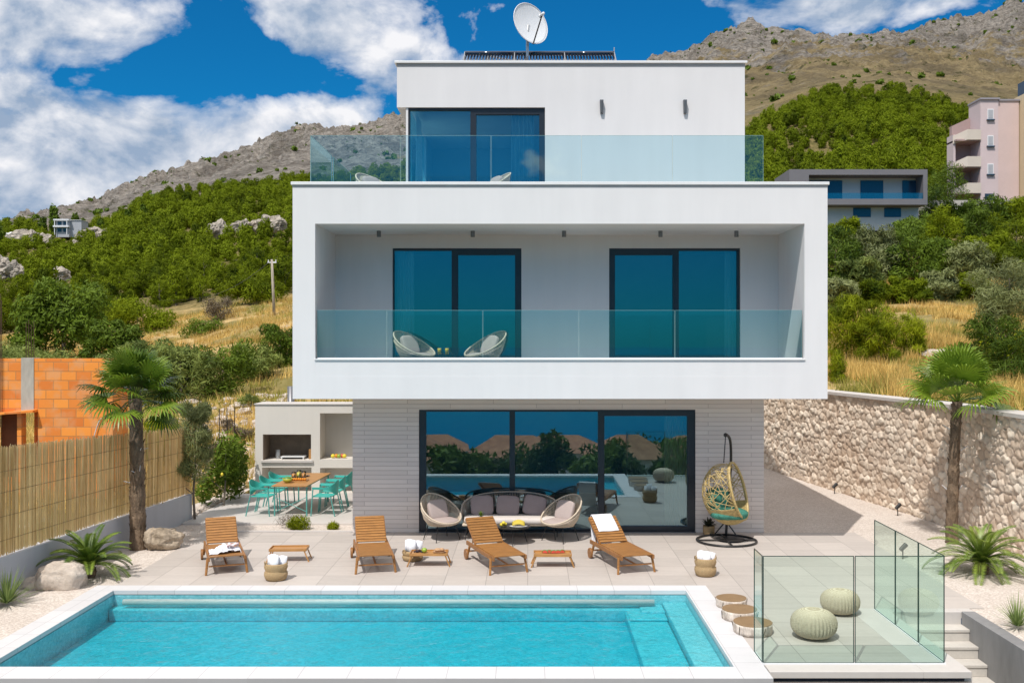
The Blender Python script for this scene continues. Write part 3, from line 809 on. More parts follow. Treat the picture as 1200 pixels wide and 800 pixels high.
# broad bright cloud added high overhead, out of view, as fill light
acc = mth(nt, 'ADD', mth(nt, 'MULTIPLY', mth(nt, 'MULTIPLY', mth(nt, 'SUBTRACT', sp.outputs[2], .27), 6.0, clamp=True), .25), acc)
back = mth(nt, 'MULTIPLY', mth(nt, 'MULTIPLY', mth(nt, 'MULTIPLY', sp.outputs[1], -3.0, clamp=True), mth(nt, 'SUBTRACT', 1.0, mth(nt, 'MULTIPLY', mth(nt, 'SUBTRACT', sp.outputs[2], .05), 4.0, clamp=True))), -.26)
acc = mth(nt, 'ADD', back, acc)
dens = mth(nt, 'ADD', c1, acc); dens2 = mth(nt, 'ADD', c2, acc)
mask = ramp(nt, dens, [(.495, 0.0), (.54, .5), (.64, 1.0)])
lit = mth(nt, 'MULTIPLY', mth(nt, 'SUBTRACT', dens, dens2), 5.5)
lit = mth(nt, 'ADD', lit, .50); lit = mth(nt, 'ADD', lit, mth(nt, 'MULTIPLY', mth(nt, 'SUBTRACT', sp.outputs[2], .27), 3.0, clamp=True))  # last term brightens the added overhead cloud for more fill
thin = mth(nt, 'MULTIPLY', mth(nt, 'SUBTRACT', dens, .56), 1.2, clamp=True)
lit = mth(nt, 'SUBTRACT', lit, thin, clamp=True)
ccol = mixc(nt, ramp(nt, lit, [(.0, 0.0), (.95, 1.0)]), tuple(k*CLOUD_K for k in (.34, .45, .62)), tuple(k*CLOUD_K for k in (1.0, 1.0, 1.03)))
above = mth(nt, 'MULTIPLY', mth(nt, 'ADD', sp.outputs[2], .02), 40.0, clamp=True)
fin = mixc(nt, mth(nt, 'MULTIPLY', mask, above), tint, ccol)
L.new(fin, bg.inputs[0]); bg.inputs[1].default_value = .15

cam = bpy.data.objects.new('camera', bpy.data.cameras.new('camera')); COL.objects.link(cam); sc.camera = cam
cam.location = (0, 0, H); cam.rotation_euler = (R(90), 0, 0)
cam.data.sensor_width = 36; cam.data.lens = F/1200*36
cam.data.shift_x = -(CX-600)/1200; cam.data.shift_y = (CY-400)/1200
cam.data.clip_end = 40000; cam.data.clip_start = .1
sc.view_settings.view_transform = 'Standard'; sc.view_settings.look = 'None'; sc.view_settings.gamma = 1; sc.view_settings.exposure = EXPOSURE
sc.view_settings.use_curve_mapping = False
sc.render.engine = 'CYCLES'
sc.cycles.use_denoising = True; sc.cycles.denoiser = 'OPENIMAGEDENOISE'
sc.cycles.max_bounces = 9; sc.cycles.transparent_max_bounces = 24; sc.cycles.glossy_bounces = 4; sc.cycles.diffuse_bounces = 4; sc.cycles.transmission_bounces = 4
sc.cycles.sample_clamp_indirect = 6; sc.cycles.caustics_reflective = False; sc.cycles.caustics_refractive = False
# ================================================================== VILLA
villa = thing('villa', 'white modern three storey villa with glass railings in the middle of the picture', 'house', (0, 19.63, 0))
def vp(name, mb, mat, label=None, bevel=0.0, smooth=False, parent=None):
    # geometry written in world metres, parts sit in the villa's frame
    mb.v = [(x, y-19.63, z) for x, y, z in mb.v]
    return part(name, mb, mat, parent or villa, label, smooth, bevel)
BX0, BX1, BY = -4.73, 5.97, 19.63
YB = 21.69
# cantilevered box: an extruded ring
mb = MB(); mb.slab(BX0, BX1, 3.07, 6.92, BY, 30.0, [(-4.28, 5.51, 3.52, 6.57)])
vp('balcony_box', mb, M_white)
mb = MB(); mb.box(-4.28, 5.51, BY+.003, BY+.18, 3.52, 3.845); vp('balcony_parapet', mb, M_white)
mb = MB(); mb.box(-4.29, 5.52, BY-.025, BY+.20, 3.845, 3.872); vp('balcony_sill', mb, M_coping, bevel=.004)
wins2 = [(-3.02, -.17, 3.55, 6.28), (1.77, 4.67, 3.55, 6.28)]
mb = MB(); mb.slab(-4.28, 5.51, 3.521, 6.569, YB, YB+.28, wins2); vp('balcony_back_wall', mb, M_white)
# parapet round the roof terrace
mb = MB(); mb.box(BX0, BX1, BY, BY+.25, 6.92, 7.345).box(BX0, BX0+.25, BY+.25, 30, 6.92, 7.345).box(BX1-.25, BX1, BY+.25, 30, 6.92, 7.345)
vp('terrace_parapet', mb, M_white)
mb = MB(); mb.box(BX0-.03, BX1+.03, BY-.035, BY+.28, 7.345, 7.405).box(BX0-.03, BX0+.28, BY+.28, 30, 7.345, 7.405).box(BX1-.28, BX1+.03, BY+.28, 30, 7.345, 7.405)
vp('parapet_coping', mb, M_coping, bevel=.006)
mb = MB(); mb.box(BX0-.004, BX1+.004, BY-.008, BY+.01, 7.30, 7.345); vp('coping_drip', mb, M_drip)
# ground floor
GX0, GX1 = -3.90, 5.19
gw = (-2.435, 3.68, .02, 2.715)
mb = MB(); mb.slab(GX0, GX1, -.05, 3.069, YB, YB+.3, [gw]); vp('brick_front_wall', mb, M_brick)
for a in (GX0, GX1-.3): mb = MB(); mb.box(a, a+.3, YB+.3, 29.6, -.05, 3.069); vp('brick_side_wall', mb, M_brick)
mb = MB(); mb.box(GX0+.3, GX1-.3, YB+.3, 29.6, -.05, .018); vp('ground_room_floor', mb, M_roomf)
mb = MB(); mb.box(GX0+.3, GX1-.3, 27.3, 27.5, .018, 3.069); vp('ground_room_wall', mb, M_room)
mb = MB(); mb.box(-4.28, 5.51, 26.5, 26.7, 3.52, 6.57).box(.7, .85, YB+.28, 26.5, 3.52, 6.57); vp('bedroom_wall', mb, M_room)
mb = MB(); mb.box(-4.27, 5.50, YB+.29, 26.5, 3.52, 3.54); vp('bedroom_floor', mb, M_roomf)
# top floor
TX0, TX1, TY, TZ = -2.99, 4.88, 22.2, 10.50
mb = MB(); mb.slab(TX0, TX1, 9.51, TZ, TY, 29.0); vp('upper_band', mb, M_white)
mb = MB(); mb.box(.36, TX1, TY, TY+.3, 6.92, 9.51); vp('upper_front_wall', mb, M_white)
mb = MB(); mb.box(TX1-.3, TX1, TY+.3, 29.0, 6.92, 9.51); vp('upper_side_wall', mb, M_white)
mb = MB(); mb.box(-2.80, TX1-.3, 27.0, 27.2, 6.92, 9.51); vp('upper_room_wall', mb, M_room)
mb = MB(); mb.box(-2.79, -2.74, TY+.03, TY+.12, 6.92, 9.51); vp('corner_post', mb, M_white); mb = MB(); mb.box(-2.80, -2.66, 25.4, 27.0, 6.92, 9.51); vp('upper_side_wall', mb, M_white)
mb = MB(); mb.box(BX0+.25, BX1-.25, BY+.25, TY-.0, 6.92, 6.935); vp('terrace_floor', mb, M_tile)
mb = MB(); mb.box(TX0-.05, TX1+.05, TY-.05, TY+.3, TZ, TZ+.055).box(TX0-.05, TX0+.3, TY+.3, 29, TZ, TZ+.055).box(TX1-.3, TX1+.05, TY+.3, 29, TZ, TZ+.055)
vp('roof_coping', mb, M_coping, bevel=.006)
mb = MB(); mb.box(TX0-.008, TX1+.008, TY-.012, TY+.01, TZ-.06, TZ); vp('coping_drip', mb, M_drip)

def window(x0, x1, z0, z1, Y, leaves, glass, name='window', outer=.055):
    """leaves: list of (x0, x1, 'fixed'|'slide') glass openings"""
    fr = MB(); d = .10
    fr.slab(x0, x1, z0, z1, Y, Y+d, [(a, b, (z0+.05 if k == 'fixed' else z0+.115), (z1-.05 if k == 'fixed' else z1-.145)) for a, b, k in leaves])
    f = vp(name, fr, M_frame, bevel=.004)
    for a, b, k in leaves:
        g = MB(); zz0 = z0+.05 if k == 'fixed' else z0+.115; zz1 = z1-.05 if k == 'fixed' else z1-.145
        g.quad((a, Y+.055, zz0), (b, Y+.055, zz0), (b, Y+.055, zz1), (a, Y+.055, zz1))
        vp('pane', g, glass, parent=f)
        if k == 'slide':
            h = MB(); hx = (b+.03) if abs(b-x1) < .3 else (a-.03)
            h.cyl((hx, Y-.035, z0+.95), (hx, Y-.035, z0+1.2), .010, n=6).cyl((hx, Y, z0+1.0), (hx, Y-.035, z0+1.0), .008, n=5).cyl((hx, Y, z0+1.15), (hx, Y-.035, z0+1.15), .008, n=5)
            vp('handle', h, M_frame, parent=f)
    return f
sx = lambda px, Y: (px-CX)*Y/F
window(*wins2[0], YB+.06, [(sx(461.5, YB), sx(529, YB), 'fixed'), (sx(536.5, YB), sx(603.5, YB), 'slide')], G_win2)
window(*wins2[1], YB+.06, [(sx(721, YB), sx(789, YB), 'slide'), (sx(796, YB), sx(864.5, YB), 'fixed')], G_win2)
window(*gw, YB+.04, [(sx(499, YB), sx(597, YB), 'fixed'), (sx(603.5, YB), sx(701, YB), 'fixed'), (sx(708.5, YB), sx(806, YB), 'slide')], G_win, 'patio_window')
window(-2.74, .36, 6.95, 9.505, TY+.06, [(sx(480, TY), sx(551, TY), 'fixed'), (sx(558, TY), sx(632, TY), 'slide')], G_win2, 'upper_window')
g = MB(); g.quad((-2.71, TY+.17, 6.95), (-2.71, 25.4, 6.95), (-2.71, 25.4, 9.5), (-2.71, TY+.17, 9.5)); vp('side_pane', g, G_win2)

# railings: base channel, panes with visible edges
def rail(name, panels, z0, z1, Y, mat=G_rail, edge=M_gedge2):
    f = MB(); f.box(panels[0][0], panels[-1][1], Y-.02, Y+.02, z0-.03, z0+.012); fo = vp(name, f, M_coping)
    for a, b in panels:
        g = MB(); g.quad((a+.008, Y, z0+.012), (b-.008, Y, z0+.012), (b-.008, Y, z1), (a+.008, Y, z1)); vp('glass_panel', g, mat, parent=fo)
        e = MB(); e.box(a+.008, b-.008, Y-.006, Y+.006, z1, z1+.005).box(a+.004, a+.008, Y-.006, Y+.006, z0+.012, z1).box(b-.008, b-.004, Y-.006, Y+.006, z0+.012, z1)
        vp('glass_edge', e, edge, parent=fo)
    return fo
xs = [-4.26, -2.86, -.93, 1.0, 2.93, 5.49]
rail('balcony_railing', list(zip(xs[:-1], xs[1:])), 3.88, 4.84, BY+.10)
xs = [-4.42, -2.6, -.77, 1.06, 2.9, 4.74]
tr_ = rail('terrace_railing', list(zip(xs[:-1], xs[1:])), 7.41, 8.375, 19.85)
for a, b in ((19.87, 21.95), (22.15, 24.3)):
    g = MB(); g.quad((-4.42, a, 7.41), (-4.42, b, 7.41), (-4.42, b, 8.375), (-4.42, a, 8.375)); vp('glass_panel', g, G_rail, parent=tr_)
    e = MB(); e.box(-4.426, -4.414, a, b, 8.375, 8.38).box(-4.426, -4.414, a-.006, a, 7.41, 8.375).box(-4.426, -4.414, b, b+.006, 7.41, 8.375); vp('glass_edge', e, M_gedge2, parent=tr_)
# ceiling spots and wall lamps
for px in (444, 554, 661, 774, 863):
    x = sx(px, 20.9); m_ = MB(); m_.cyl((x, 20.9, 6.57), (x, 20.9, 6.44), .045, n=14); vp('ceiling_spot', m_, M_lamp, bevel=.004, smooth=False)
for px in (704.5, 802):
    x = sx(px, TY); m_ = MB(); m_.box(x-.035, x+.045, TY-.11, TY, 9.36, 9.66); m_.box(x-.025, x+.02, TY-.12, TY-.11, 9.38, 9.64)
    for i, v in enumerate(m_.v):   # tapering towards the bottom
        if v[2] < 9.5: m_.v[i] = (v[0]+.012*(1 if v[0] < x else -.2), v[1]+.04*(1 if v[1] < TY-.05 else 0), v[2])
    vp('wall_lamp', m_, M_lamp, bevel=.004)
# threshold under the big window
mb = MB(); mb.box(-2.435, 3.68, YB-.03, YB+.04, -.01, .02); vp('threshold', mb, M_lamp)

# curtains (hang inside; things of their own)
def curtain(x0, x1, Y, z0, z1, mat, label, folds=9, name='curtain', amp=.05, along='x'):
    nx, nz = folds*8, 14; V = []; Q = []
    for j in range(nz+1):
        for i in range(nx+1):
            s = i/nx; t = j/nz
            x = x0+(x1-x0)*s; y = amp*math.sin(s*folds*2*math.pi)*(.6+.4*(1-t))+.012*math.sin(s*37+t*4)
            V.append((x, Y+y, z0+(z1-z0)*t) if along == 'x' else (Y+y, x, z0+(z1-z0)*t))
    for j in range(nz):
        for i in range(nx):
            a = j*(nx+1)+i; Q.append((a, a+1, a+nx+2, a+nx+1))
    o = link(name, mesh_from(name, V, Q), mat, smooth=True); tag(o, label, 'curtain')
def cloth_mat(name, col):
    m = new_mat(name); nt, N, L = nodes(m); b = N['Principled BSDF']; b.inputs['Base Color'].default_value = (*col, 1); b.inputs['Roughness'].default_value = .95
    t = N.new('ShaderNodeBsdfTranslucent'); t.inputs[0].default_value = (*col, 1); mx = N.new('ShaderNodeMixShader'); mx.inputs[0].default_value = .35
    L.new(mixc(nt, noise(nt, coords(nt), 3, 3), tuple(c*.9 for c in col), col), b.inputs['Base Color'])
    L.new(b.outputs[0], mx.inputs[1]); L.new(t.outputs[0], mx.inputs[2]); L.new(mx.outputs[0], N['Material Output'].inputs[0]); return m
M_cur = cloth_mat('sheer_curtain', (.86, .88, .88)); M_curb = cloth_mat('beige_curtain', (.82, .76, .58))
curtain(sx(599, 22.5), sx(626, 22.5), 22.45, 6.95, 9.45, M_cur, 'pale curtain gathered at the right side of the top floor window', 6)
curtain(22.5, 23.5, -2.58, 6.95, 9.45, M_cur, 'pale curtain hanging at the left corner of the top floor window', 6, along='y')
curtain(-2.98, -2.60, 22.2, 3.55, 6.25, M_cur, 'pale curtain at the left edge of the left balcony window', 5)
curtain(4.42, 4.80, 22.2, 3.55, 6.25, M_cur, 'pale curtain at the right edge of the right balcony window', 5)
curtain(sx(779, 22.2), sx(808, 22.2), 22.25, .03, 2.7, M_curb, 'beige curtain hanging inside the right pane of the ground floor window', 7)

# ------------------------------------------------------------------ roof gear
t = thing('satellite_dish', 'big white satellite dish on a mast above the roof', 'satellite dish', (sx(618, 23.5), 23.5, TZ))
nrm = Vector((.56, -.80, .22)).normalized(); c = Vector((.07, -.0, 1.32))
up = Vector((0, 0, 1)); a = nrm.cross(up).normalized(); b_ = a.cross(nrm)
mb = MB(); k = 0; rings = 10; n = 40; Rd = .52
for side, th in ((0, 0), (1, -.012)):
    for i in range(rings+1):
        r = Rd*i/rings
        for j in range(n):
            an = 2*math.pi*j/n; p = c + a*(r*math.cos(an)*.93) + b_*(r*math.sin(an)) + nrm*(.30*r*r-.06+th)
            mb.v.append(tuple(p))
    base = side*(rings+1)*n
    for i in range(rings):
        for j in range(n):
            q = (base+i*n+j, base+i*n+(j+1) % n, base+(i+1)*n+(j+1) % n, base+(i+1)*n+j)
            mb.f.append(q if side == 0 else q[::-1])
for j in range(n):
    mb.f.append((rings*n+j, rings*n+(j+1) % n, (rings+1)*n+rings*n+(j+1) % n, (rings+1)*n+rings*n+j))
part('reflector', mb, M_dish, t, smooth=True)
mb = MB(); mb.tube([tuple(c+a*(Rd*.93*math.cos(2*math.pi*j/n))+b_*(Rd*math.sin(2*math.pi*j/n))+nrm*(.30*Rd*Rd-.06)) for j in range(n)], .011, 6, True); part('rim', mb, M_dish, t, smooth=True)
foc = c + nrm*.50 - b_*.02; low = c - b_*(Rd*1.02) + nrm*.0 
mb = MB(); mb.cyl(low, foc, .017, n=6).cyl(low+nrm*.02, low-nrm*.16+b_*.2, .02, n=6); part('feed_arm', mb, M_black, t)
mb = MB(); mb.cyl(foc+nrm*.06, foc-nrm*.07, .035, .03, n=12).cyl(foc-nrm*.07, foc-nrm*.10, .045, n=12); part('feed_horn', mb, M_dish, t, smooth=True)
mb = MB(); mb.cyl((0, 0, -.3), (0, .0, 1.15), .035, n=10).cyl((0, 0, 1.12), tuple(c-nrm*.09), .045, n=8).cyl((-.30, .05, 0), (-.42, .05, .95-.45), .018, n=6).cyl((-.34, .05, 0), (-.2, .02, .25), .015, n=6)
part('mast', mb, M_steel, t)
mb = MB(); mb.box(-.3, .3, -.3, .3, -.3, .02); part('mast_foot', mb, M_concrete, t)
t = thing('solar_collector', 'dark blue tube solar collector along the roof edge', 'solar panel', (0, 22.72, TZ))
x0, x1 = sx(543, 23.2), sx(722, 23.2)
for k in range(3):
    mb = MB(); a0 = x0+(x1-x0)*k/3; a1 = x0+(x1-x0)*(k+1)/3; n = 17
    for i in range(n):
        x = a0+(a1-a0)*(i+.5)/n; mb.cyl((x, 0, .04), (x+.0, 1.0, .66), .026, n=8)
    part('tube_bank', mb, M_tubes, t, smooth=True)
    mb = MB(); mb.cyl((a0, 1.02, .68), (a1, 1.02, .68), .055, n=10); part('header_pipe', mb, M_tubes, t, smooth=True)
for x in (x0, x0+(x1-x0)/3, x0+2*(x1-x0)/3, x1):
    mb = MB(); mb.cyl((x, 0, -.3), (x, 0, .03), .014, n=6).cyl((x, 0, .02), (x, 1.0, .70), .014, n=6).cyl((x, 1.0, -.3), (x, 1.0, .82 if x == x1 else .72), .014, n=6); part('support_rail', mb, M_steel, t)
t = thing('mounting_frame', 'small silver metal frame standing on the roof left of the dish', 'metal frame', (0, 24.2, TZ))
mb = MB(); a0, a1 = sx(572, 24.2), sx(604, 24.2)
mb.cyl((a0, 0, .76), (a1, 0, .62), .018, n=6).cyl((a0+.02, 0, .56), (a1, 0, .54), .018, n=6).cyl((a0, 0, .76), (a0-.06, .1, .52), .016, n=6)
part('rails', mb, M_steel, t)
mb = MB(); mb.box(a0-.08, a0-.02, -.03, .05, -.3, .60); part('upright', mb, M_black, t); mb = MB(); mb.box(a1-.03, a1+.07, -.03, .05, -.3, .66); part('upright', mb, M_black, t)
# ================================================================== FURNITURE
def rot(axis, deg): return Matrix.Rotation(R(deg), 4, axis)
# ---- sun lounger: +y from the foot end to the head end
def make_lounger(label):
    t = thing('sun_lounger', label, 'sun lounger')
    w = .31
    for s in (-1, 1):
        mb = MB(); mb.box(s*w-.018, s*w+.018, 0, 1.62, .26, .335); part('side_rail', mb, M_woodY, t, bevel=.006)
    mb = MB(); y = .015; n = 15
    for i in range(n): mb.box(-w+.02, w-.02, y+i*.0765, y+i*.0765+.062, .325, .345)
    part('seat_slats', mb, M_wood, t, bevel=.004)
    # backrest hinged at y = 1.17
    M = Matrix.Translation((0, 1.17, .335)) @ rot('X', 32)
    b = MB()
    for s in (-1, 1): b.box(s*(w-.035)-.016, s*(w-.035)+.016, 0, .74, -.03, .012, M)
    bo = part('backrest', b, M_woodY, t, bevel=.004)
    mb = MB()
    for i in range(10): mb.box(-w+.03, w-.03, .015+i*.0735, .015+i*.0735+.060, .013, .032, M)
    part('backrest_slats', mb, M_wood, bo, bevel=.004)
    mb = MB(); tp = M @ Vector((0, .45, -.03))
    for s in (-1, 1): mb = MB(); mb.cyl((s*.2, tp.y, tp.z), (s*.2, 1.60, .28), .013, n=6); part('prop', mb, M_woodY, bo)
    for s in (-1, 1):
        mb = MB(); mb.cyl((s*(w+.015), .13, .30), (s*(w+.05), .07, 0), .026, .021, n=8); part('leg', mb, M_wood, t)
        mb = MB(); mb.cyl((s*(w+.0), 1.42, .30), (s*(w+.02), 1.50, .09), .026, .022, n=8); part('leg', mb, M_wood, t)
        mb = MB(); mb.cyl((s*(w+.03), 1.50, .10), (s*(w+.075), 1.50, .10), .10, n=20); part('wheel', mb, M_woodY, t, bevel=.008)
    mb = MB(); mb.box(-w, w, .09, .115, .14, .165).box(-w, w, 1.44, 1.465, .15, .175).box(-.015, .015, .115, 1.44, .145, .165); part('stretcher', mb, M_woodY, t)
    return t
OX = lambda px, py: G2(px, py)
def G2(x, y, z=0.0):
    Y = (H-z)*F/(y-CY); return ((x-CX)*Y/F, Y)
L0 = make_lounger('wooden sun lounger with a red and white towel on its seat, leftmost of the four')
lab = ['', 'bare wooden sun lounger between the towel basket and the fruit tray',
       'bare wooden sun lounger standing in front of the round rattan armchairs', 'wooden sun lounger with a white towel laid over its backrest']
def place_foot(fl, fr, r):
    # front feet given as ground points; lounger origin is at its foot end
    cx, cy = (fl[0]+fr[0])/2, (fl[1]+fr[1])/2
    return (cx + .07*math.sin(r), cy - .07*math.cos(r), 0)
FR = [((240, 674.5), (291, 670), R(21)), ((416.5, 672.5), (464, 670.4), R(13)), ((573.3, 673.5), (619, 670.4), R(21)), ((722.9, 672.5), (768.8, 670.4), R(17))]
LP = []
for i, (a, b, r) in enumerate(FR):
    p = place_foot(G2(*a), G2(*b), r); LP.append((p, r))
    if i == 0: L0.location = p; L0.rotation_euler = (0, 0, r)
    else: dup(L0, p, r, lab[i])
for o in [o for o in COL.objects if o.name.startswith('sun_lounger')]: o['group'] = 'wooden sun loungers by the pool'
def onl(i, x, y, z):
    p, r = LP[i]; c, s = math.cos(r), math.sin(r); return (p[0]+c*x-s*y, p[1]+s*x+c*y, z)
def cloth_sheet(name, mat, label, cat, f, nu=30, nv=20, th=.012, loc=(0,0,0), rz=0):
    V = []; Q = []
    for j in range(nv+1):
        for i in range(nu+1): V.append(f(i/nu, j/nv))
    for j in range(nv):
        for i in range(nu): a = j*(nu+1)+i; Q.append((a, a+1, a+nu+2, a+nu+1))
    o = link(name, mesh_from(name, V, Q), mat, smooth=True); o.location = loc; o.rotation_euler = (0, 0, rz)
    s = o.modifiers.new('solid', 'SOLIDIFY'); s.thickness = th; s.offset = 1
    tag(o, label, cat); return o
# towel over the backrest of the fourth lounger
M40 = Matrix.Translation((0, 1.17, .335)) @ rot('X', 32)
def tw(u, v):
    s = v*1.15                                    # up the backrest, over its top edge and down behind
    x = -.22+u*.42 + .004*math.sin(9*v)
    if s < .47: q = M40 @ Vector((x, .29+s, .038+.004*math.sin(u*9+v*5)))
    elif s < .56:
        a = (s-.47)/.09*math.pi; q = M40 @ Vector((x, .76+.035*math.sin(a), .0+.038*math.cos(a)))
    else: q = M40 @ Vector((x, .755-(s-.56)*.25, -.05)) + Vector((-.03*(s-.56), .02, -(s-.56)*.72))
    return tuple(q)
o = cloth_sheet('beach_towel', M_towel, 'white towel folded over the backrest of the rightmost lounger', 'towel', tw, 16, 40, .014, LP[3][0], LP[3][1])
# crumpled towel on the first lounger
def cr(u, v):
    n = lambda a, b, s: float(fbm(np.array(a), np.array(b), 4, s))
    x = -.28+u*.56+.05*(n(v*3, u*2, 3)-.5); y = .12+v*.40+.20*(n(u*2.5, v*2, 9)-.5)+.10*u
    z = .352 + .24*max(0, n(u*4, v*4, 5)-.36)*(1.2-abs(u-.4))
    if u > .86: z -= (u-.86)*1.9; x = .24+(u-.86)*.55
    return (x, y, max(z, .10))
cloth_sheet('towel', M_towel, 'crumpled white towel on the seat of the leftmost lounger', 'towel', cr, 44, 30, .012, LP[0][0], LP[0][1])
def cr2(u, v):
    n = lambda a, b, s: float(fbm(np.array(a), np.array(b), 4, s))
    return (.02+u*.22, .26+v*.20+.1*u+.05*(n(u*3, v*3, 2)-.5), .40+.11*n(u*4+3, v*4, 12))
cloth_sheet('cloth', M_stripe, 'small red and white cloth on the crumpled towel', 'cloth', cr2, 20, 16, .01, LP[0][0], LP[0][1])

# ---- trays with splayed legs
def make_tray(label):
    t = thing('tray_table', label, 'tray table')
    mb = MB(); mb.box(-.33, .33, -.17, .17, .215, .23).box(-.34, .34, -.185, -.17, .205, .255).box(-.34, .34, .17, .185, .205, .255).box(-.355, -.34, -.185, .185, .205, .255).box(.34, .355, -.185, .185, .205, .255)
    part('tray_top', mb, M_tray, t, bevel=.003)
    for s in (-1, 1):
        for q in (-1, 1):
            mb = MB(); mb.cyl((s*.31, q*.16, .215), (s*.40, q*.165, 0), .014, n=6); part('leg', mb, M_tray, t)
        mb = MB(); mb.cyl((s*.375, -.16, .05), (s*.375, .16, .05), .009, n=6); part('stretcher', mb, M_tray, t)
    return t
g1 = G2(339, 656); g2 = G2(503, 661.5); g3 = G2(647.5, 662.5)
T1 = make_tray('empty low wooden tray table right of the leftmost lounger'); T1.location = (*g1, 0); T1.rotation_euler = (0, 0, R(3)); T1['group'] = 'low wooden tray tables between the loungers'
dup(T1, (*g2, 0), R(1), 'low wooden tray table with grapes, an apple and bread on it')
dup(T1, (*g3, 0), 0, 'low wooden tray table with watermelon slices on it')
M_grape = pm('grape_skin', (.02, .012, .03), .3, .3, 9, spec=.6); M_apple = pm('green_apple', (.30, .42, .05), .3, .2, 5); M_bread = pm('bread_crust', (.50, .30, .16), .8, .25, 14, .3, 60, .004)
M_melon = pm('watermelon_flesh', (.62, .06, .045), .4, .2, 9, col2=(.75, .14, .09)); M_rind = pm('melon_rind', (.10, .22, .04), .4, .3, 12); M_ban = pm('banana_peel', (.62, .48, .05), .5, .12, 9); M_orange = pm('orange_peel', (.72, .27, .02), .5, .1, 20, .2, 200, .001); M_lemon = pm('lemon_peel', (.78, .62, .05), .45, .08, 9)
M_pot = pm('ceramic_white', (.74, .72, .69), .3, .04); M_glassy = glass_mat('clear_glassware', (.93, .96, .95), (1, 1, 1), .06)
def fruit(n, c, r, mat, label, cat, name='fruit', **k):
    mb = MB()
    mb.blob((0, 0, r), (r, r, r*.92), nu=16, nv=10, amp=.04, seed=n); o = solo(name, mb, mat, label, cat, c, smooth=True); return o
mb = MB(); r_ = random.Random(2)
for i in range(34):
    a = r_.uniform(0, 6.28); q = r_.uniform(0, .06); mb.blob((q*1.5*math.cos(a), q*math.sin(a), .015+r_.uniform(0, .05)*(1-q/.07)), (.015,)*3, nu=8, nv=6)
solo('grape_bunch', mb, M_grape, 'bunch of dark grapes on the tray left of the apple', 'grapes', (g2[0]-.20, g2[1]+.0, .232), smooth=True)
fruit(1, (g2[0]-.09, g2[1]-.02, .23), .052, M_apple, 'green apple on the tray beside the dark grapes', 'apple', 'apple')
t = thing('bread_plate', 'round plate of bread on the tray with the apple', 'plate of bread', (g2[0]+.19, g2[1], .231))
mb = MB(); mb.lathe([(.06, 0), (.10, .012), (.125, .03), (.12, .03), (.095, .016)], 24); part('plate', mb, M_bread, t, smooth=True)
mb = MB(); mb.blob((-.02, 0, .05), (.075, .06, .035), amp=.15, seed=3).blob((.05, .02, .055), (.045, .05, .03), amp=.15, seed=4); part('bread', mb, M_bread, t, smooth=True)
for i, x in enumerate((-.14, -.06, .02, .10, .18)):
    t = thing('watermelon_slice', ['leftmost slice', 'second slice from the left', 'middle slice', 'second slice from the right', 'rightmost slice'][i]+' of the watermelon row on the tray', 'watermelon', (g3[0]+x, g3[1]+.02*math.sin(i*2), .232), R(8*i-12), 'watermelon slices on the tray')
    mb = MB(); n = 12
    for y in (-.012, .012): mb.v += [(.052*math.cos(math.pi*j/n), y, .01+.048*math.sin(math.pi*j/n)) for j in range(n+1)]
    mb.f.append(tuple(range(n, -1, -1))); mb.f.append(tuple(range(n+1, 2*n+2)))
    for j in range(n): mb.f.append((j, j+1, n+2+j, n+1+j))
    mb.f.append((n, 0, n+1, 2*n+1)); part('flesh', mb, M_melon, t)
    mb = MB(); mb.tube([(.056*math.cos(math.pi*j/n), 0, .01+.052*math.sin(math.pi*j/n)) for j in range(n+1)], .010, 6); part('rind', mb, M_rind, t, smooth=True)

# ---- towel baskets
def basket_thing(loc, label, s=1.0, ntow=3, tl=('', '', ''), squash=1.0):
    t = thing('towel_basket', label, 'basket', loc, R(random.uniform(0, 60)), 'woven belly baskets holding white towels')
    mb = MB(); prof = [(.155, 0), (.185, .03), (.205, .10), (.20, .155), (.178, .17), (.19, .20), (.205, .25), (.195, .31), (.18, .325), (.165, .32), (.18, .25), (.17, .12), (.02, .03)]
    prof = [(r*s, z*s*squash) for r, z in prof]
    mb.lathe(prof, 40, wob=.02, seed=int(loc[0]*10)); part('woven_body', mb, M_basket, t, smooth=True)
    mb = MB()
    for a in (0, math.pi):
        c, q = math.cos(a), math.sin(a)
        mb.tube([(s*.19*c-q*s*u, s*.19*q+c*s*u, s*squash*z) for u, z in ((-.05, .30), (-.05, .345), (0, .365), (.05, .345), (.05, .30))], .009, 6)
    part('handles', mb, M_basket2, t, smooth=True)
    for i in range(ntow):
        a = 2.1*i+.5; rr = .085*s
        mb = MB(); V = []
        pts = []; turns = 3.2; n = 60
        for k in range(n+1):
            th = turns*2*math.pi*k/n; q = .012+.058*k/n; pts.append((q*math.cos(th), q*math.sin(th)))
        mb.v += [(x, y, 0) for x, y in pts]+[(x, y, .30+.006*math.sin(i2*.5)) for i2, (x, y) in enumerate(pts)]
        for k in range(n): mb.f.append((k, k+1, n+2+k, n+1+k))
        o = solo('rolled_towel', mb, M_towel, tl[i], 'towel', (loc[0]+rr*math.cos(a), loc[1]+rr*math.sin(a), loc[2]+.14*s*squash+.02*i), a, 'rolled white towels standing in the baskets', smooth=True)
        o.rotation_euler = (R(6*math.sin(a*2)), R(7*math.cos(a)), a); o.scale = (1.12*s, 1.12*s, .92*s)
        sm = o.modifiers.new('solid', 'SOLIDIFY'); sm.thickness = .017; sm.offset = 0
b1 = G2(320, 682); b3 = G2(829, 677)
def TL(w): return tuple('rolled white towel in the %s, %s of three' % (w, k) for k in ('back right one', 'left one', 'front right one'))
basket_thing((b1[0], b1[1]+.2, 0), 'woven basket of white towels near the leftmost lounger', 1.0, 3, TL('basket near the leftmost lounger'), .92)
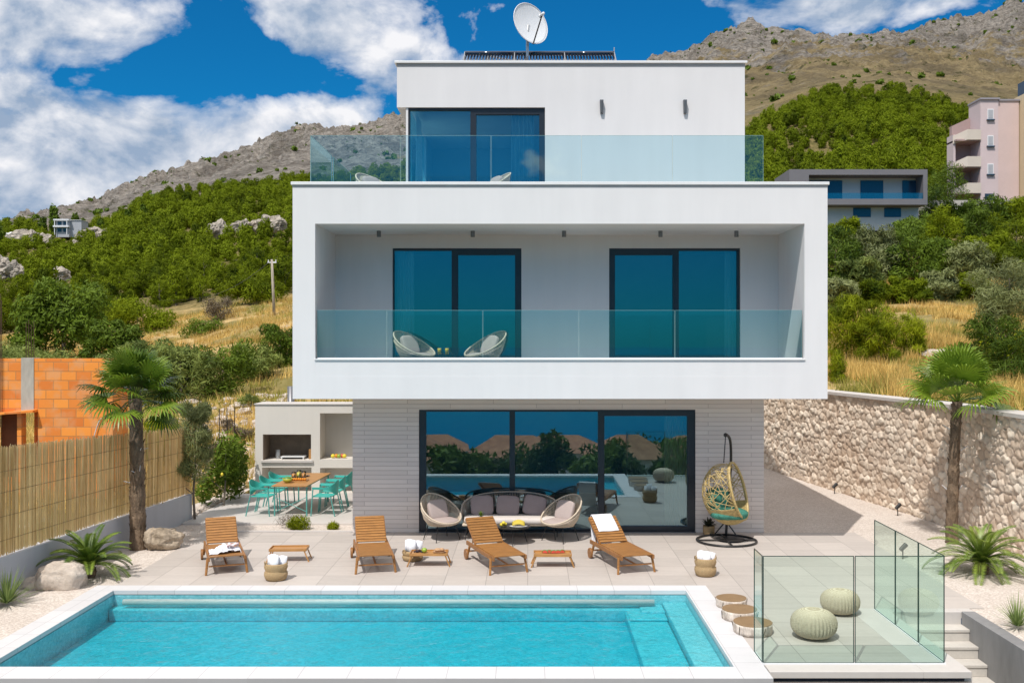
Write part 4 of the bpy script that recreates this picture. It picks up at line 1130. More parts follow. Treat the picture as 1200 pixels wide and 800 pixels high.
basket_thing((b3[0], b3[1]+.2, .0), 'woven basket of white towels near the hanging egg chair', .97, 3, TL('basket near the egg chair'), 1.02)
b2 = G2(482, 659)
basket_thing((b2[0], b2[1]+.22, 0), 'low woven basket with white towels behind the fruit tray', 1.0, 3, TL('basket behind the fruit tray'), .60)

# ---- round rope armchair; opens towards -y
def make_armchair(label, rope=M_rope, cushion=M_cush):
    t = thing('rope_armchair', label, 'armchair')
    n = 48
    def ring(a):   # top rim: low in front, high at the back
        x = .44*math.cos(a); y = .40*math.sin(a); s = (math.sin(a)+1)/2
        z = .40+.52*s**1.15; y = y*(1-.0*s)+.10*s
        return Vector((x*(1-.12*s), y, z))
    def base(a): return Vector((.30*math.cos(a), .27*math.sin(a)-.0, .335))
    mb = MB(); mb.tube([ring(2*math.pi*i/n) for i in range(n)], .017, 8, True); part('rim', mb, rope, t, smooth=True)
    mb = MB(); mb.tube([base(2*math.pi*i/n) for i in range(n)], .012, 6, True)
    for i in range(76):
        a = 2*math.pi*i/76; p, q = base(a), ring(a+.10)
        m_ = (p+q)/2; out = Vector((m_.x, m_.y-.03, 0)); out = out.normalized() if out.length > 0 else out
        mb.tube([p, p.lerp(q, .33)+out*.045, p.lerp(q, .66)+out*.035, q], .0085, 4)
    for z in (.25, .5, .75):
        mb.tube([base(a).lerp(ring(a), z)+Vector((base(a).x, base(a).y, 0)).normalized()*.04 for a in [2*math.pi*i/n for i in range(n)]], .006, 4, True)
    part('woven_bowl', mb, rope, t, smooth=True)
    for sx_, sy_ in ((-1, -1), (1, -1), (-1, 1), (1, 1)):
        mb = MB(); mb.cyl((sx_*.22, sy_*.18, .335), (sx_*.30, sy_*.25, 0), .010, n=6); part('leg', mb, M_black, t)
    mb = MB(); mb.lathe([(.24, .32), (.24, .332)], 20); part('seat_plate', mb, M_black, t)
    mb = MB(); mb.blob((0, -.02, .40), (.335, .32, .065), p=.75, nu=28, nv=12, amp=.03, seed=2); part('seat_cushion', mb, cushion, t, smooth=True)
    M = Matrix.Rotation(R(-22), 3, 'X'); mb = MB(); mb.blob((0, .0, 0), (.235, .065, .215), p=.45, nu=28, nv=14, amp=.03, seed=4)
    mb.v = [tuple(Vector((0, .16, .62)) + M @ Vector(v)) for v in mb.v]
    part('back_cushion', mb, cushion, t, smooth=True)
    return t
A1 = make_armchair('round rope armchair with taupe cushions, left of the sofa'); A1.location = (-1.86, 20.92, 0); A1.rotation_euler = (0, 0, R(38)); A1['group'] = 'round rope armchairs'
dup(A1, (.66, 20.82, 0), R(-42), 'round rope armchair with taupe cushions, right of the sofa')
dup(A1, (sx(487, 20.75), 20.75, 3.52), R(55), 'round rope armchair on the middle balcony, left of the yellow glasses')
dup(A1, (sx(567, 20.75), 20.75, 3.52), R(-50), 'round rope armchair on the middle balcony, right of the yellow glasses')
dup(A1, (sx(442, 21.0), 21.0, 6.935), R(50), 'round rope armchair on the top terrace beside the side glass')
dup(A1, (sx(572, 21.0), 21.0, 6.935), R(-60), 'round rope armchair on the top terrace before the window')
# ---- sofa
t = thing('rope_sofa', 'rope sofa with mauve back cushions in front of the large window', 'sofa', (-.40, 21.18, 0))
mb = MB(); n = 44
def sr(s):   # back rim: flat oval arc
    a = math.pi*s; return Vector((1.06*math.cos(a), .06+.26*math.sin(a)**.6-.18*abs(math.cos(a))**3, .46+.47*math.sin(a)**.42))
mb.tube([sr(i/n) for i in range(n+1)], .016, 8); part('back_rim', mb, M_ropeg, t, smooth=True)
mb = MB()
for i in range(91):
    s = i/90; q = sr(s); p = Vector((q.x*.97, .06+.20*math.sin(math.pi*s)**.5, .34)); mb.tube([p, p.lerp(q, .5)+Vector((0, .03, 0)), q], .006, 4)
mb.tube([Vector((1.0*math.cos(math.pi*i/n), .06+.20*math.sin(math.pi*i/n)**.5, .36)) for i in range(n+1)], .008, 5)
part('woven_back', mb, M_ropeg, t, smooth=True)
mb = MB(); mb.box(-1.02, 1.02, -.34, .26, .30, .345); part('seat_frame', mb, M_rope, t, bevel=.012)
mb = MB(); mb.blob((-.0, -.06, .405), (1.0, .32, .068), p=.35, nu=60, nv=12, amp=.02, seed=8); part('seat_cushion', mb, M_cushw, t, smooth=True)
for i, x in enumerate((-.62, -.06, .52)):
    M = Matrix.Rotation(R(-14), 3, 'X') @ Matrix.Rotation(R((-3, 2, 12)[i]), 3, 'Y'); mb = MB(); mb.blob((0, 0, 0), (.25, .07, .215), p=.42, nu=26, nv=14, amp=.03, seed=i)
    mb.v = [tuple(Vector((x, .13, .66)) + M @ Vector(v)) for v in mb.v]; part('back_cushion', mb, M_cushd, t, smooth=True)
for x in (-.92, .92):
    for y in (-.28, .2):
        mb = MB(); mb.cyl((x, y, .30), (x*1.04, y*1.1, 0), .011, n=6); part('leg', mb, M_black, t)
# ---- coffee tables
def coffee(loc, r, h, label):
    t = thing('coffee_table', label, 'coffee table', loc, 0, 'round black coffee tables')
    mb = MB(); mb.lathe([(r-.004, h-.018), (r, h-.012), (r, h), (r-.005, h+.002)], 40); part('table_top', mb, M_black, t)
    for k in range(3):
        a = 2*math.pi*k/3+.5; mb = MB(); mb.cyl((r*.6*math.cos(a), r*.6*math.sin(a), h-.018), (r*.9*math.cos(a), r*.9*math.sin(a), 0), .009, n=6); part('leg', mb, M_black, t)
    return t
coffee((-.98, 20.75, 0), .25, .46, 'taller round black table with a small potted plant, behind the lounger'); coffee((-.33, 20.55, 0), .36, .36, 'lower round black table with lemons and a banana platter')
t = thing('potted_succulent', 'small green plant in a white cup on the taller black table', 'potted plant', (-1.02, 20.68, .463))
mb = MB(); mb.lathe([(.035, 0), (.048, .03), (.05, .075), (.045, .075), (.04, .03)], 20); part('cup', mb, M_pot, t, smooth=True)
mb = MB(); rr = random.Random(3)
for i in range(34):
    a = rr.uniform(0, 6.28); l = rr.uniform(.05, .13); e = rr.uniform(.3, 1.3); p = Vector((0, 0, .07)); q = p+Vector((math.cos(a)*math.cos(e)*l, math.sin(a)*math.cos(e)*l, math.sin(e)*l*1.2))
    s_ = Vector((-math.sin(a), math.cos(a), 0))*.014; m_ = p.lerp(q, .6); mb.quad(p, m_-s_, q, m_+s_)
part('leaves', mb, leaf_mat('bright_herb', (.14, .22, .02), (.42, .50, .08), 6, .3), t)
for i, (x, y) in enumerate(((-.57, 20.46), (-.50, 20.52), (-.53, 20.42))):
    fruit(20+i, (x, y, .362 if i != 2 else .405), .042, M_lemon, ['left lemon of the three on the lower black table', 'right lemon of the three on the lower black table', 'lemon lying on top of the other two on the black table'][i], 'lemon', 'lemon')
t = thing('banana_platter', 'oval platter with a bunch of bananas on the lower black table', 'platter of fruit', (-.22, 20.45, .362))
mb = MB(); mb.lathe([(.10, 0), (.16, .012), (.165, .02), (.10, .01)], 30, sx=1.15, sy=.75); part('platter', mb, M_pot, t, smooth=True)
mb = MB()
for k in range(5): mb.tube([(-.13+.26*u, -.05+.028*k+.03*math.sin(math.pi*u), .035+.012*k+.035*math.sin(math.pi*u)) for u in [i/8 for i in range(9)]], lambda s: .017*math.sin(math.pi*(.08+.84*s))**.5, 7)
part('bananas', mb, M_ban, t, smooth=True)
# balcony table and glasses
t = thing('side_table', 'small round table between the two balcony armchairs', 'side table', (sx(521, 20.6), 20.6, 3.52))
mb = MB(); mb.lathe([(.20, .413), (.205, .428), (.2, .433)], 30); part('table_top', mb, M_black, t)
for k in range(3):
    a = 2*math.pi*k/3; mb = MB(); mb.cyl((.12*math.cos(a), .12*math.sin(a), .37), (.18*math.cos(a), .18*math.sin(a), 0), .008, n=6); part('leg', mb, M_black, t)
M_juice = pm('yellow_juice', (.92, .66, .06), .3, .05)
for i, px in enumerate((516, 524.5)):
    t = thing('juice_glass', ['left yellow drink glass on the balcony table', 'right yellow drink glass on the balcony table'][i], 'glass', (sx(px, 20.5), 20.3+.04*i, 3.955))
    mb = MB(); mb.lathe([(.034, .0), (.039, .10), (.040, .12)], 20); part('juice', mb, M_juice, t, smooth=True)
    mb = MB(); mb.tube([(.037*math.cos(a_*.4488), .037*math.sin(a_*.4488), .125) for a_ in range(14)], .003, 4, True); part('glass_rim', mb, M_glassy, t, smooth=True)

# ---- hanging egg chair
t = thing('hanging_chair', 'rattan egg chair with a green cushion hanging from a black stand', 'hanging chair', (4.17, 20.72, 0))
st = MB(); n = 48; st.tube([(.62*math.cos(2*math.pi*i/n), .62*math.sin(2*math.pi*i/n), .025) for i in range(n)], .024, 8, True); part('base_ring', st, M_black, t, smooth=True)
st = MB(); st.cyl((0, -.6, .03), (.0, .6, .03), .02, n=6).cyl((-.6, 0, .03), (.6, 0, .03), .02, n=6).cyl((-.25, .3, .03), (.08, .46, .35), .014, n=6).cyl((.3, .3, .03), (.08, .46, .35), .014, n=6).lathe([(.3, .035), (.3, .042)], 24, (0.1, .1, 0)); part('base_spokes', st, M_black, t)
pole = [(.08, .46, .03), (.12, .48, .6), (.17, .50, 1.2), (.19, .48, 1.6), (.17, .38, 1.92), (.11, .20, 2.14), (.02, .04, 2.24), (-.03, -.04, 2.25)]
def smooth_pts(P, k=6):
    P = [Vector(p) for p in P]; out = []
    for i in range(len(P)-1):
        p0, p1, p2, p3 = P[max(i-1, 0)], P[i], P[i+1], P[min(i+2, len(P)-1)]
        for j in range(k):
            u = j/k; out.append(.5*((2*p1)+(p2-p0)*u+(2*p0-5*p1+4*p2-p3)*u*u+(3*p1-p0-3*p2+p3)*u**3))
    return out+[P[-1]]
st = MB(); st.tube(smooth_pts(pole), .030, 10); st.blob((-.03, -.04, 2.25), (.045,)*3, nu=10, nv=8); part('pole', st, M_black, t, smooth=True)
# egg: ellipsoid shell with an opening towards the front right
ec = Vector((.04, -.02, 1.02)); er = Vector((.55, .50, .66)); tilt = Matrix.Rotation(R(-9), 3, 'Y')
od = Vector((.90, -.42, .12)).normalized(); oc = .40     # opening: cone around od
def es(d): return ec + tilt @ Vector((d.x*er.x, d.y*er.y, d.z*er.z))
oa = od.orthogonal().normalized(); ob = od.cross(oa)
sn = math.sqrt(1-oc*oc)
rimp = [es(od*oc+oa*(sn*math.cos(2*math.pi*i/60))+ob*(sn*math.sin(2*math.pi*i/60))) for i in range(60)]
mb = MB(); mb.tube(rimp, .026, 8, True); mb.tube([p+Vector((-.02, .03, 0)) for p in rimp], .016, 6, True); sh = part('egg_rim', mb, M_rattan, t, smooth=True)
mb = MB(); rr = random.Random(9)
for i in range(120):
    a = Vector((rr.gauss(0, 1), rr.gauss(0, 1), rr.gauss(0, .55))).normalized(); b = Vector((rr.gauss(0, 1), rr.gauss(0, 1), rr.gauss(0, 1.2))).normalized()
    b = (b-a*a.dot(b)).normalized(); run = []
    L_ = rr.uniform(.9, 2.2); w1 = rr.uniform(-.25, .25)
    for k in range(26):
        th = L_*k/25; d_ = (a*math.cos(th)+b*math.sin(th)+a.cross(b)*w1*math.sin(th*3)).normalized()
        if d_.dot(od) < oc-.01 and not (d_.z > .93): run.append(es(d_))
        else:
            if len(run) > 2: mb.tube(run, .0085, 4)
            run = []
    if len(run) > 2: mb.tube(run, .0085, 4)
for i in range(46):    # denser weave in the bowl under the cushion
    z = -.98+.60*i/46; q = math.sqrt(1-z*z); run = []
    for k in range(61):
        th = 2*math.pi*k/60; d_ = Vector((q*math.cos(th), q*math.sin(th), z))
        if d_.dot(od) < oc: run.append(es(d_))
        else:
            if len(run) > 2: mb.tube(run, .008, 4)
            run = []
    if len(run) > 2: mb.tube(run, .008, 4)
part('egg_shell', mb, M_rattan, t, smooth=True)
mb = MB(); top = es(Vector((0, 0, 1))); mb.cyl((-.03, -.04, 2.21), tuple(top), .009, n=6)
for k in range(16):
    p = Vector((-.03, -.04, 2.2)).lerp(top, k/15); mb.blob(tuple(p), (.015, .015, .012), nu=8, nv=5)
part('chain', mb, M_black, t)
mb = MB(); mb.blob((.03, -.06, .60), (.40, .36, .12), p=.8, nu=28, nv=12, amp=.08, seed=5); mb.blob((-.17, .20, .86), (.26, .11, .24), p=.7, nu=20, nv=12, amp=.08, seed=15); part('cushion', mb, M_teal, t, smooth=True)
# pot plant at the wall
t = thing('potted_plant', 'dark leafy plant in a woven pot against the brick wall', 'potted plant', (3.93, 21.46, 0))
mb = MB(); mb.lathe([(.10, 0), (.125, .02), (.128, .17), (.12, .20), (.105, .195), (.10, .16)], 26); part('pot', mb, M_basket, t, smooth=True)
mb = MB()
for i in range(60):
    a = rr.uniform(0, 6.28); l = rr.uniform(.10, .22); e = rr.uniform(.1, 1.4); p = Vector((0, 0, .18)); q = p+Vector((math.cos(a)*math.cos(e)*l, math.sin(a)*math.cos(e)*l, math.sin(e)*l))
    s_ = Vector((-math.sin(a), math.cos(a), 0))*.035; m_ = p.lerp(q, .6); mb.quad(p, m_-s_, q, m_+s_)
part('leaves', mb, leaf_mat('dark_succulent', (.03, .035, .02), (.10, .10, .06), 6, .1), t)
# ---- log stools
for i, (x, Y, r, h) in enumerate(((3.22, 15.62, .245, .135), (3.20, 14.92, .27, .15), (3.24, 14.22, .285, .15))):
    t = thing('log_stool', ['cut log stool with birch bark, farthest of the three by the pool corner', 'cut log stool with birch bark, middle one of the three', 'cut log stool with birch bark, nearest and partly behind the glass'][i], 'log stool', (x, Y, .009), R(50*i), 'cut log stools beside the pool')
    mb = MB(); mb.lathe([(r*.97, 0), (r*1.0, h*.3), (r*.985, h*.7), (r, h-.008)], 40, wob=.03, seed=i+2); part('bark', mb, M_bark, t, smooth=True)
    mb = MB(); mb.lathe([(r*.985, h-.012), (r*.975, h), (r*.5, h+.002), (.01, h+.003)], 40, wob=.03, seed=i+2); part('cut_top', mb, M_log, t)
    mb = MB()
    for k in range(5):
        a = k*1.3+i; mb.cyl((r*.97*math.cos(a), r*.97*math.sin(a), .01), (r*1.06*math.cos(a+.1), r*1.06*math.sin(a+.1), h-.02), .009, .005, n=5)
    part('bark_crack', mb, M_bark2, t)
# ---- knitted poufs
def pouf(loc, s, label):
    t = thing('knitted_pouf', label, 'pouf', loc, 0, 'knitted cream poufs on the deck')
    nu, nv = 216, 70; V = []; Q = []
    for j in range(nv+1):
        a = math.pi*j/nv-math.pi/2
        for i in range(nu):
            th = 2*math.pi*i/nu+.35*math.sin(a)
            k = 1+.075*abs(math.sin(th*18))*math.cos(a)*(.35+.65*abs(math.sin(j*.95+round(th*18/math.pi)*1.57))) - .03*math.cos(a)
            cx_ = math.copysign(abs(math.cos(a))**.72, math.cos(a)); sz = math.copysign(abs(math.sin(a))**.9, math.sin(a))
            V.append((.315*s*k*cx_*math.cos(th), .315*s*k*cx_*math.sin(th), .205*s+.205*s*sz))
    for j in range(nv):
        for i in range(nu): a = j*nu+i; b = j*nu+(i+1) % nu; Q.append((a, b, b+nu, a+nu))
    me = np_mesh('knit_cover', np.array(V), np.array(Q)); link('knit_cover', me, M_pouf, t, smooth=True)
    mb = MB(); mb.lathe([(.03, .41*s), (.02, .416*s)], 12); part('top_button', mb, M_pouf, t)
pouf((G2(959, 752)[0], 13.98, 0), 1.0, 'cream knitted pouf, the nearer one, inside the glass fence'); pouf((G2(987.5, 721)[0], 15.22, 0), .92, 'cream knitted pouf, the farther one, inside the glass fence')

# ---- glass pool fence
t = thing('glass_fence', 'frameless glass fence round the corner of the sun deck', 'glass fence', (3.05, 12.8, 0))
def gp(p, q, h=1.39):
    p = Vector((p[0]-3.05, p[1]-12.8, .02)); q = Vector((q[0]-3.05, q[1]-12.8, .02)); d_ = (q-p).normalized(); nn = Vector((-d_.y, d_.x, 0))*.006
    up_ = Vector((0, 0, h)); g = MB(); g.quad(p, q, q+up_, p+up_); o = part('glass_panel', g, G_fence, t)
    e = MB()
    for a, b in ((p, p+up_), (q, q+up_), (p+up_, q+up_), (p, q)):
        w_ = nn; l_ = (b-a).normalized()*.0; s2 = (d_ if a.z != b.z else Vector((0, 0, 1)))*.0045
        k = len(e.v)
        for P_ in (a, b): e.v += [tuple(P_-w_-s2), tuple(P_+w_-s2), tuple(P_+w_+s2), tuple(P_-w_+s2)]
        for i in range(4): j = (i+1) % 4; e.f.append((k+i, k+j, k+4+j, k+4+i))
        e.f.append((k, k+3, k+2, k+1)); e.f.append((k+4, k+5, k+6, k+7))
    part('glass_edge', e, M_gedge, o)
gp((3.06, 12.82), (4.24, 12.82)); gp((4.26, 12.82), (5.42, 12.82)); gp((3.05, 12.84), (3.05, 13.29))
gp((5.43, 12.84), (5.43, 13.68)); gp((5.43, 13.70), (5.43, 14.54)); gp((5.43, 14.56), (5.43, 15.42))
mb = MB(); mb.box(0, 2.39, .0, .04, -.01, .02).box(-.02, .02, .04, .49, -.01, .02).box(2.36, 2.40, .04, 2.62, -.01, .02); part('base_channel', mb, M_coping, t)

# ---- dining set
t = thing('dining_table', 'narrow wooden topped outdoor dining table with thin green legs', 'table', (0, 0, .045))
dx0, dx1 = sx(319, 24.2), sx(362, 24.2)
def dtab():
    P = [(sx(318, 23.4), 23.4), (sx(360, 23.4), 23.4)]
    P += [(P[1][0]+.10, 25.7), (P[0][0]+.10, 25.7)]
    return P
P = dtab(); z = .74
mb = MB(); k = 0
mb.v = [(x, y, z-.03) for x, y in P]+[(x, y, z) for x, y in P]; mb.f = [(0, 3, 2, 1), (4, 5, 6, 7), (0, 1, 5, 4), (1, 2, 6, 5), (2, 3, 7, 6), (3, 0, 4, 7)]
part('table_top', mb, M_tray, t, bevel=.004)
cxm, cym = sum(p[0] for p in P)/4, sum(p[1] for p in P)/4
for x, y in P:
    q = Vector((x, y, 0)).lerp(Vector((cxm, cym, 0)), .10); mb = MB(); mb.cyl((q.x, q.y, 0), (q.x, q.y, z-.03), .019, n=8); part('leg', mb, M_turqm, t)
mb = MB(); a, b, c_, d_ = [Vector((x, y, .1)).lerp(Vector((cxm, cym, .1)), .10) for x, y in P]
mb.cyl(a+Vector((0, 0, .35)), b, .009, n=5).cyl(b+Vector((0, 0, .35)), a, .009, n=5); part('cross_brace', mb, M_turqm, t)
def make_chair(label):
    t = thing('garden_chair', label, 'chair')     # faces -y
    mb = MB()    # continuous plastic shell: seat, arms and back as one bent sheet
    V = []; Q = []; nu, nv = 20, 12
    mb.box(-.22, .22, -.22, .20, .42, .445); part('seat', mb, M_turq, t, bevel=.01)
    mb = MB()
    arc = [(-.27, -.20), (-.275, 0), (-.255, .16), (-.15, .245), (0, .27), (.15, .245), (.255, .16), (.275, 0), (.27, -.20)]
    arc = [(p.x, p.y) for p in smooth_pts([(x, y, 0) for x, y in arc], 4)]
    n_ = len(arc)
    for i, (x, y) in enumerate(arc):
        s = 1-abs(i/(n_-1)*2-1); s = max(0, (s-.35)/.65); s = s*s*(3-2*s)
        top_ = .655+.135*s; bot_ = .60-.16*s
        mb.v += [(x*.97, y*.97, bot_), (x, y, bot_), (x*1.04, y*1.05, top_), (x*1.01, y*1.02, top_)]
    for i in range(n_-1):
        for j in range(4): a = 4*i+j; b = 4*i+(j+1) % 4; mb.f.append((a, b, b+4, a+4))
    mb.f.append((3, 2, 1, 0)); mb.f.append((4*n_-4, 4*n_-3, 4*n_-2, 4*n_-1))
    part('back_and_arms', mb, M_turq, t, bevel=.004)
    for sx_, sy_ in ((-1, -1), (1, -1), (-1, 1), (1, 1)):
        mb = MB(); mb.cyl((sx_*.255, sy_*.19, .64 if sy_ < 0 else .47), (sx_*.265, sy_*(.23 if sy_ < 0 else .29), 0), .014, n=8); part('leg', mb, M_turqm, t)
    return t
cl = [('nearest chair on the left side', -1, 23.75), ('middle chair on the left side', -1, 24.5), ('farthest chair on the left side', -1, 25.25),
      ('nearest chair on the right side', 1, 23.75), ('middle chair on the right side', 1, 24.5), ('farthest chair on the right side', 1, 25.25)]
C0 = None
for l, s, y in cl:
    xl = np.interp(y, [23.4, 25.7], [P[0][0], P[3][0]]); xr = np.interp(y, [23.4, 25.7], [P[1][0], P[2][0]])
    x = (xl-.30) if s < 0 else (xr+.34)
    lb = 'turquoise plastic armchair, %s of the dining table' % l; r = R(90) if s < 0 else R(-90)
    r += R(random.uniform(-6, 6))
    if C0 is None: C0 = make_chair(lb); C0.location = (x, y, .045); C0.rotation_euler = (0, 0, r); C0['group'] = 'turquoise chairs around the dining table'; C0.scale = (1.12, 1.12, 1.06)
    else: dup(C0, (x, y, .045), r, lb)
tz = .786; tx = lambda px, Y: sx(px, Y)
t = thing('fruit_bowl', 'green bowl standing on the near end of the dining table', 'bowl', (sx(337, 23.9), 23.9, tz))
mb = MB(); mb.lathe([(.05, 0), (.10, .04), (.125, .11), (.118, .11), (.09, .045), (.02, .02)], 26); part('bowl', mb, pm('lime_bowl', (.42, .46, .06), .4, .15), t, smooth=True)
mb = MB(); mb.blob((0, 0, .10), (.10, .10, .05), amp=.1); part('salad', mb, M_rind, t, smooth=True)
t = thing('juice_tray', 'group of orange juice jars and fruit on the dining table', 'juice set', (sx(351, 24.2), 24.2, tz))
mb = MB(); mb.box(-.22, .2, -.12, .14, 0, .02); part('tray', mb, M_tray, t, bevel=.004)
for k, (x, y, h, r_1) in enumerate(((-.14, 0, .22, .05), (-.02, .03, .26, .055), (.11, -.01, .24, .05))):
    mb = MB(); mb.lathe([(r_1*.9, .021), (r_1, .05), (r_1, h*.8)], 16, (x, y, 0)); part('juice', mb, M_orange if k != 1 else M_lemon, t, smooth=True)
    mb = MB(); mb.lathe([(r_1+.004, .0205), (r_1+.006, .05), (r_1+.006, h), (r_1+.002, h)], 16, (x, y, 0)); part('jar', mb, M_glassy, t, smooth=True)
mb = MB()
for k in range(7): mb.blob((-.17+.055*k, -.09+.012*(k % 2), .055), (.033,)*3, nu=10, nv=7)
part('oranges', mb, M_orange, t, smooth=True)
t = thing('serving_plate', 'grey plate with food beyond the juice jars on the dining table', 'plate', (sx(357, 25.0), 25.0, tz))
mb = MB(); mb.lathe([(.07, 0), (.13, .03), (.12, .03), (.06, .012)], 24); part('plate', mb, M_lamp, t, smooth=True)
mb = MB(); mb.blob((0, 0, .035), (.09, .08, .035), amp=.2); part('food', mb, M_bread, t, smooth=True)

# ---- outdoor kitchen
t = thing('outdoor_kitchen', 'cream outdoor kitchen block with barbecue niches behind the dining set', 'outdoor kitchen', (0, 27.0, 0))
K = 27.0
kx = lambda px: sx(px, K); kz = lambda py: H+(CY-py)*K/F
mb = MB(); X0, X1 = kx(299), -3.62
holes = [(kx(308), kx(364.5), kz(538.8), kz(508.8)), (kx(307), kx(365), .06, kz(547.5)), (kx(375), X1-.3, kz(538), kz(484)), (kx(375), X1-.3, .06, kz(548))]
mb.slab(X0, X1, -.05, kz(474), 0, .75, holes); part('block', mb, M_kitchen, t)
mb = MB(); mb.box(X0, X1, .75, .82, -.05, kz(474)); part('back_panel', mb, M_kitchen, t)
mb = MB(); mb.box(X0-.02, X1, -.03, .85, kz(474), kz(474)+.03); part('coping', mb, M_strip, t, bevel=.004)
mb = MB(); mb.box(kx(306), kx(367), -.06, .0, kz(541.5), kz(538.8)); part('grill_shelf', mb, M_strip, t, bevel=.004)
h = holes[0]
mb = MB(); mb.box(h[0]+.01, h[1]-.01, .70, .745, h[2], h[3]).box(h[0]+.004, h[0]+.02, .02, .70, h[2], h[3]); part('fire_brick_lining', mb, pm('fire_brick', (.20, .15, .11), .9, .25, 4), t)
mb = MB(); mb.box(kx(411), kx(414), .72, .748, kz(519), kz(515)); part('socket', mb, M_coping, t)
def kthing(name, mb, mat, label, cat, x, y, z, **k): return solo(name, mb, mat, label, cat, (x, K+y, z), **k)
mb = MB(); mb.cyl((0, 0, 0), (0, 0, .25), .065, n=20); kthing('metal_canister', mb, M_steel, 'steel canister in the barbecue niche left of the grill grate', 'canister', kx(322), .35, h[2]+.002, smooth=False, bevel=.006)
mb = MB(); mb.box(-.33, .33, 0, .4, .055, .075)
for s in (-.3, .3): mb.box(s-.01, s+.01, 0, .4, 0, .055)
kthing('grill_grate', mb, M_coping, 'pale grill grate on short feet inside the barbecue niche', 'grill', kx(341), .15, h[2]+.002)
mb = MB(); mb.box(-.04, .04, -.04, .04, 0, .27); kthing('wooden_block', mb, M_tray, 'upright wooden block at the right end of the barbecue niche', 'wood block', kx(361.5), .25, h[2]+.002, bevel=.006)
for k, (dx_, mt, lb) in enumerate(((-.17, M_lemon, 'yellow fruit'), (-.08, M_orange, 'orange fruit'), (.0, M_apple, 'green fruit'), (.08, M_melon, 'red fruit'), (.15, M_lemon, 'pale yellow fruit'))):
    fruit(40+k, (kx(395)+dx_, K+.28+.04*(k % 2), holes[2][2]+.002), .06, mt, lb+' on the kitchen counter, '+('first', 'second', 'third', 'fourth', 'last')[k]+' from the left', 'fruit')
# dark steel flue beside the villa
mb = MB(); mb.cyl((0, 0, 0), (0, 0, 2.95), .10, n=16); solo('steel_flue', mb, M_lamp, 'dark grey steel flue pipe rising behind the outdoor kitchen', 'flue', (sx(340.5, 27.9), 27.95, 0), smooth=True)

# ---- spike lights
def spike(px, py, label, s=1.0, ang=0):
    g = G2(px, py); t = thing('spot_light', label, 'garden light', (*g, 0), ang, 'black garden spike lights')
    mb = MB(); mb.cyl((0, 0, -.02), (0, 0, .17*s), .012, n=6); part('spike', mb, M_black, t)
    mb = MB(); mb.cyl((-.05*s, -.02, .17*s), (.07*s, .02, .27*s), .042*s, .048*s, n=12); part('lamp_head', mb, M_black, t)
spike(978, 578, 'black spike light in the gravel, the farther one by the stone wall'); spike(1052, 603.5, 'black spike light in the gravel, the nearer one by the stone wall')
spike(177, 644, 'small black spike light at the foot of the left palm', .8); spike(1058, 654, 'spike light in the gravel seen through the glass fence', 1.0)
# ================================================================== VEGETATION
def leaves_np(lobes, n, size, seed, elong=1.6, up=0.0, shell=.55, flat=.5):
    """n leaf quads spread through the outer volume of the lobes [(cx,cy,cz,rx,ry,rz)]"""
    g = np.random.default_rng(seed); lobes = np.array(lobes, float)
    vol = (lobes[:, 3]*lobes[:, 4]*lobes[:, 5])**.67; li = g.choice(len(lobes), n, p=vol/vol.sum()); Lb = lobes[li]
    d = g.normal(size=(n, 3)); d /= np.linalg.norm(d, axis=1)[:, None]
    r = shell+(1-shell)*g.random(n)**.7
    r *= 1+.22*np.sin(d[:, 0]*7+Lb[:, 0]*3)*np.sin(d[:, 1]*6+Lb[:, 1]*5)*np.sin(d[:, 2]*8+1)+g.normal(0, .05, n)
    c = Lb[:, :3]+d*r[:, None]*Lb[:, 3:]
    nv = d+g.normal(size=(n, 3))*.42; a = g.normal(size=(n, 3))*.7+d*.5; a[:, 2] += up
    a -= nv*(np.sum(a*nv, 1)/np.sum(nv*nv, 1))[:, None]*.75; a /= np.linalg.norm(a, axis=1)[:, None]
    b = np.cross(nv, a); b /= np.linalg.norm(b, axis=1)[:, None]+1e-9
    s = size*(.6+.8*g.random(n))[:, None]
    V = np.stack([c-a*s*elong*.5, c+b*s*.5*flat, c+a*s*elong*.5, c-b*s*.5*flat], 1).reshape(-1, 3)
    Q = np.arange(4*n).reshape(-1, 4)
    rnd = np.repeat(g.random(n)*.35+.65*g.random(len(lobes))[li], 4)
    return V, Q, rnd
def trunk_mb(h, r, seed, lean=.1, branches=4, bh=.5, spread=.5):
    g = random.Random(seed); mb = MB(); pts = []; x = y = 0
    for i in range(7):
        pts.append(Vector((x, y, h*i/6-.1))); x += g.uniform(-lean, lean)*h*.15; y += g.uniform(-lean, lean)*h*.15
    mb.tube(pts, lambda s: r*(1-.65*s), 8)
    for k in range(branches):
        i = 2+int(g.random()*3.9); p = pts[min(i, 5)]; a = g.uniform(0, 6.28); l = spread*h*g.uniform(.6, 1)
        q = p+Vector((math.cos(a)*l*.5, math.sin(a)*l*.5, l*.45)); e = q+Vector((math.cos(a)*l*.4, math.sin(a)*l*.4, l*.35))
        mb.tube([p, q, e], lambda s: r*.45*(1-.7*s), 6)
    return mb
def rlobes(seed, n, R_, Hc, z0, k=.5, conic=0.0):
    g = random.Random(seed); out = [(0, 0, z0+Hc*.5, R_*.62, R_*.62, Hc*.45)]
    for i in range(n):
        a = g.uniform(0, 6.28); z = g.uniform(.08, .95); w = (1-conic*z)*(1-.35*abs(z-.4)); q = R_*w*g.uniform(.35, .80); s = R_*k*g.uniform(.55, 1.0)*w
        out.append((q*math.cos(a), q*math.sin(a), z0+z*Hc, s, s, s*g.uniform(.6, .95)))
    return out
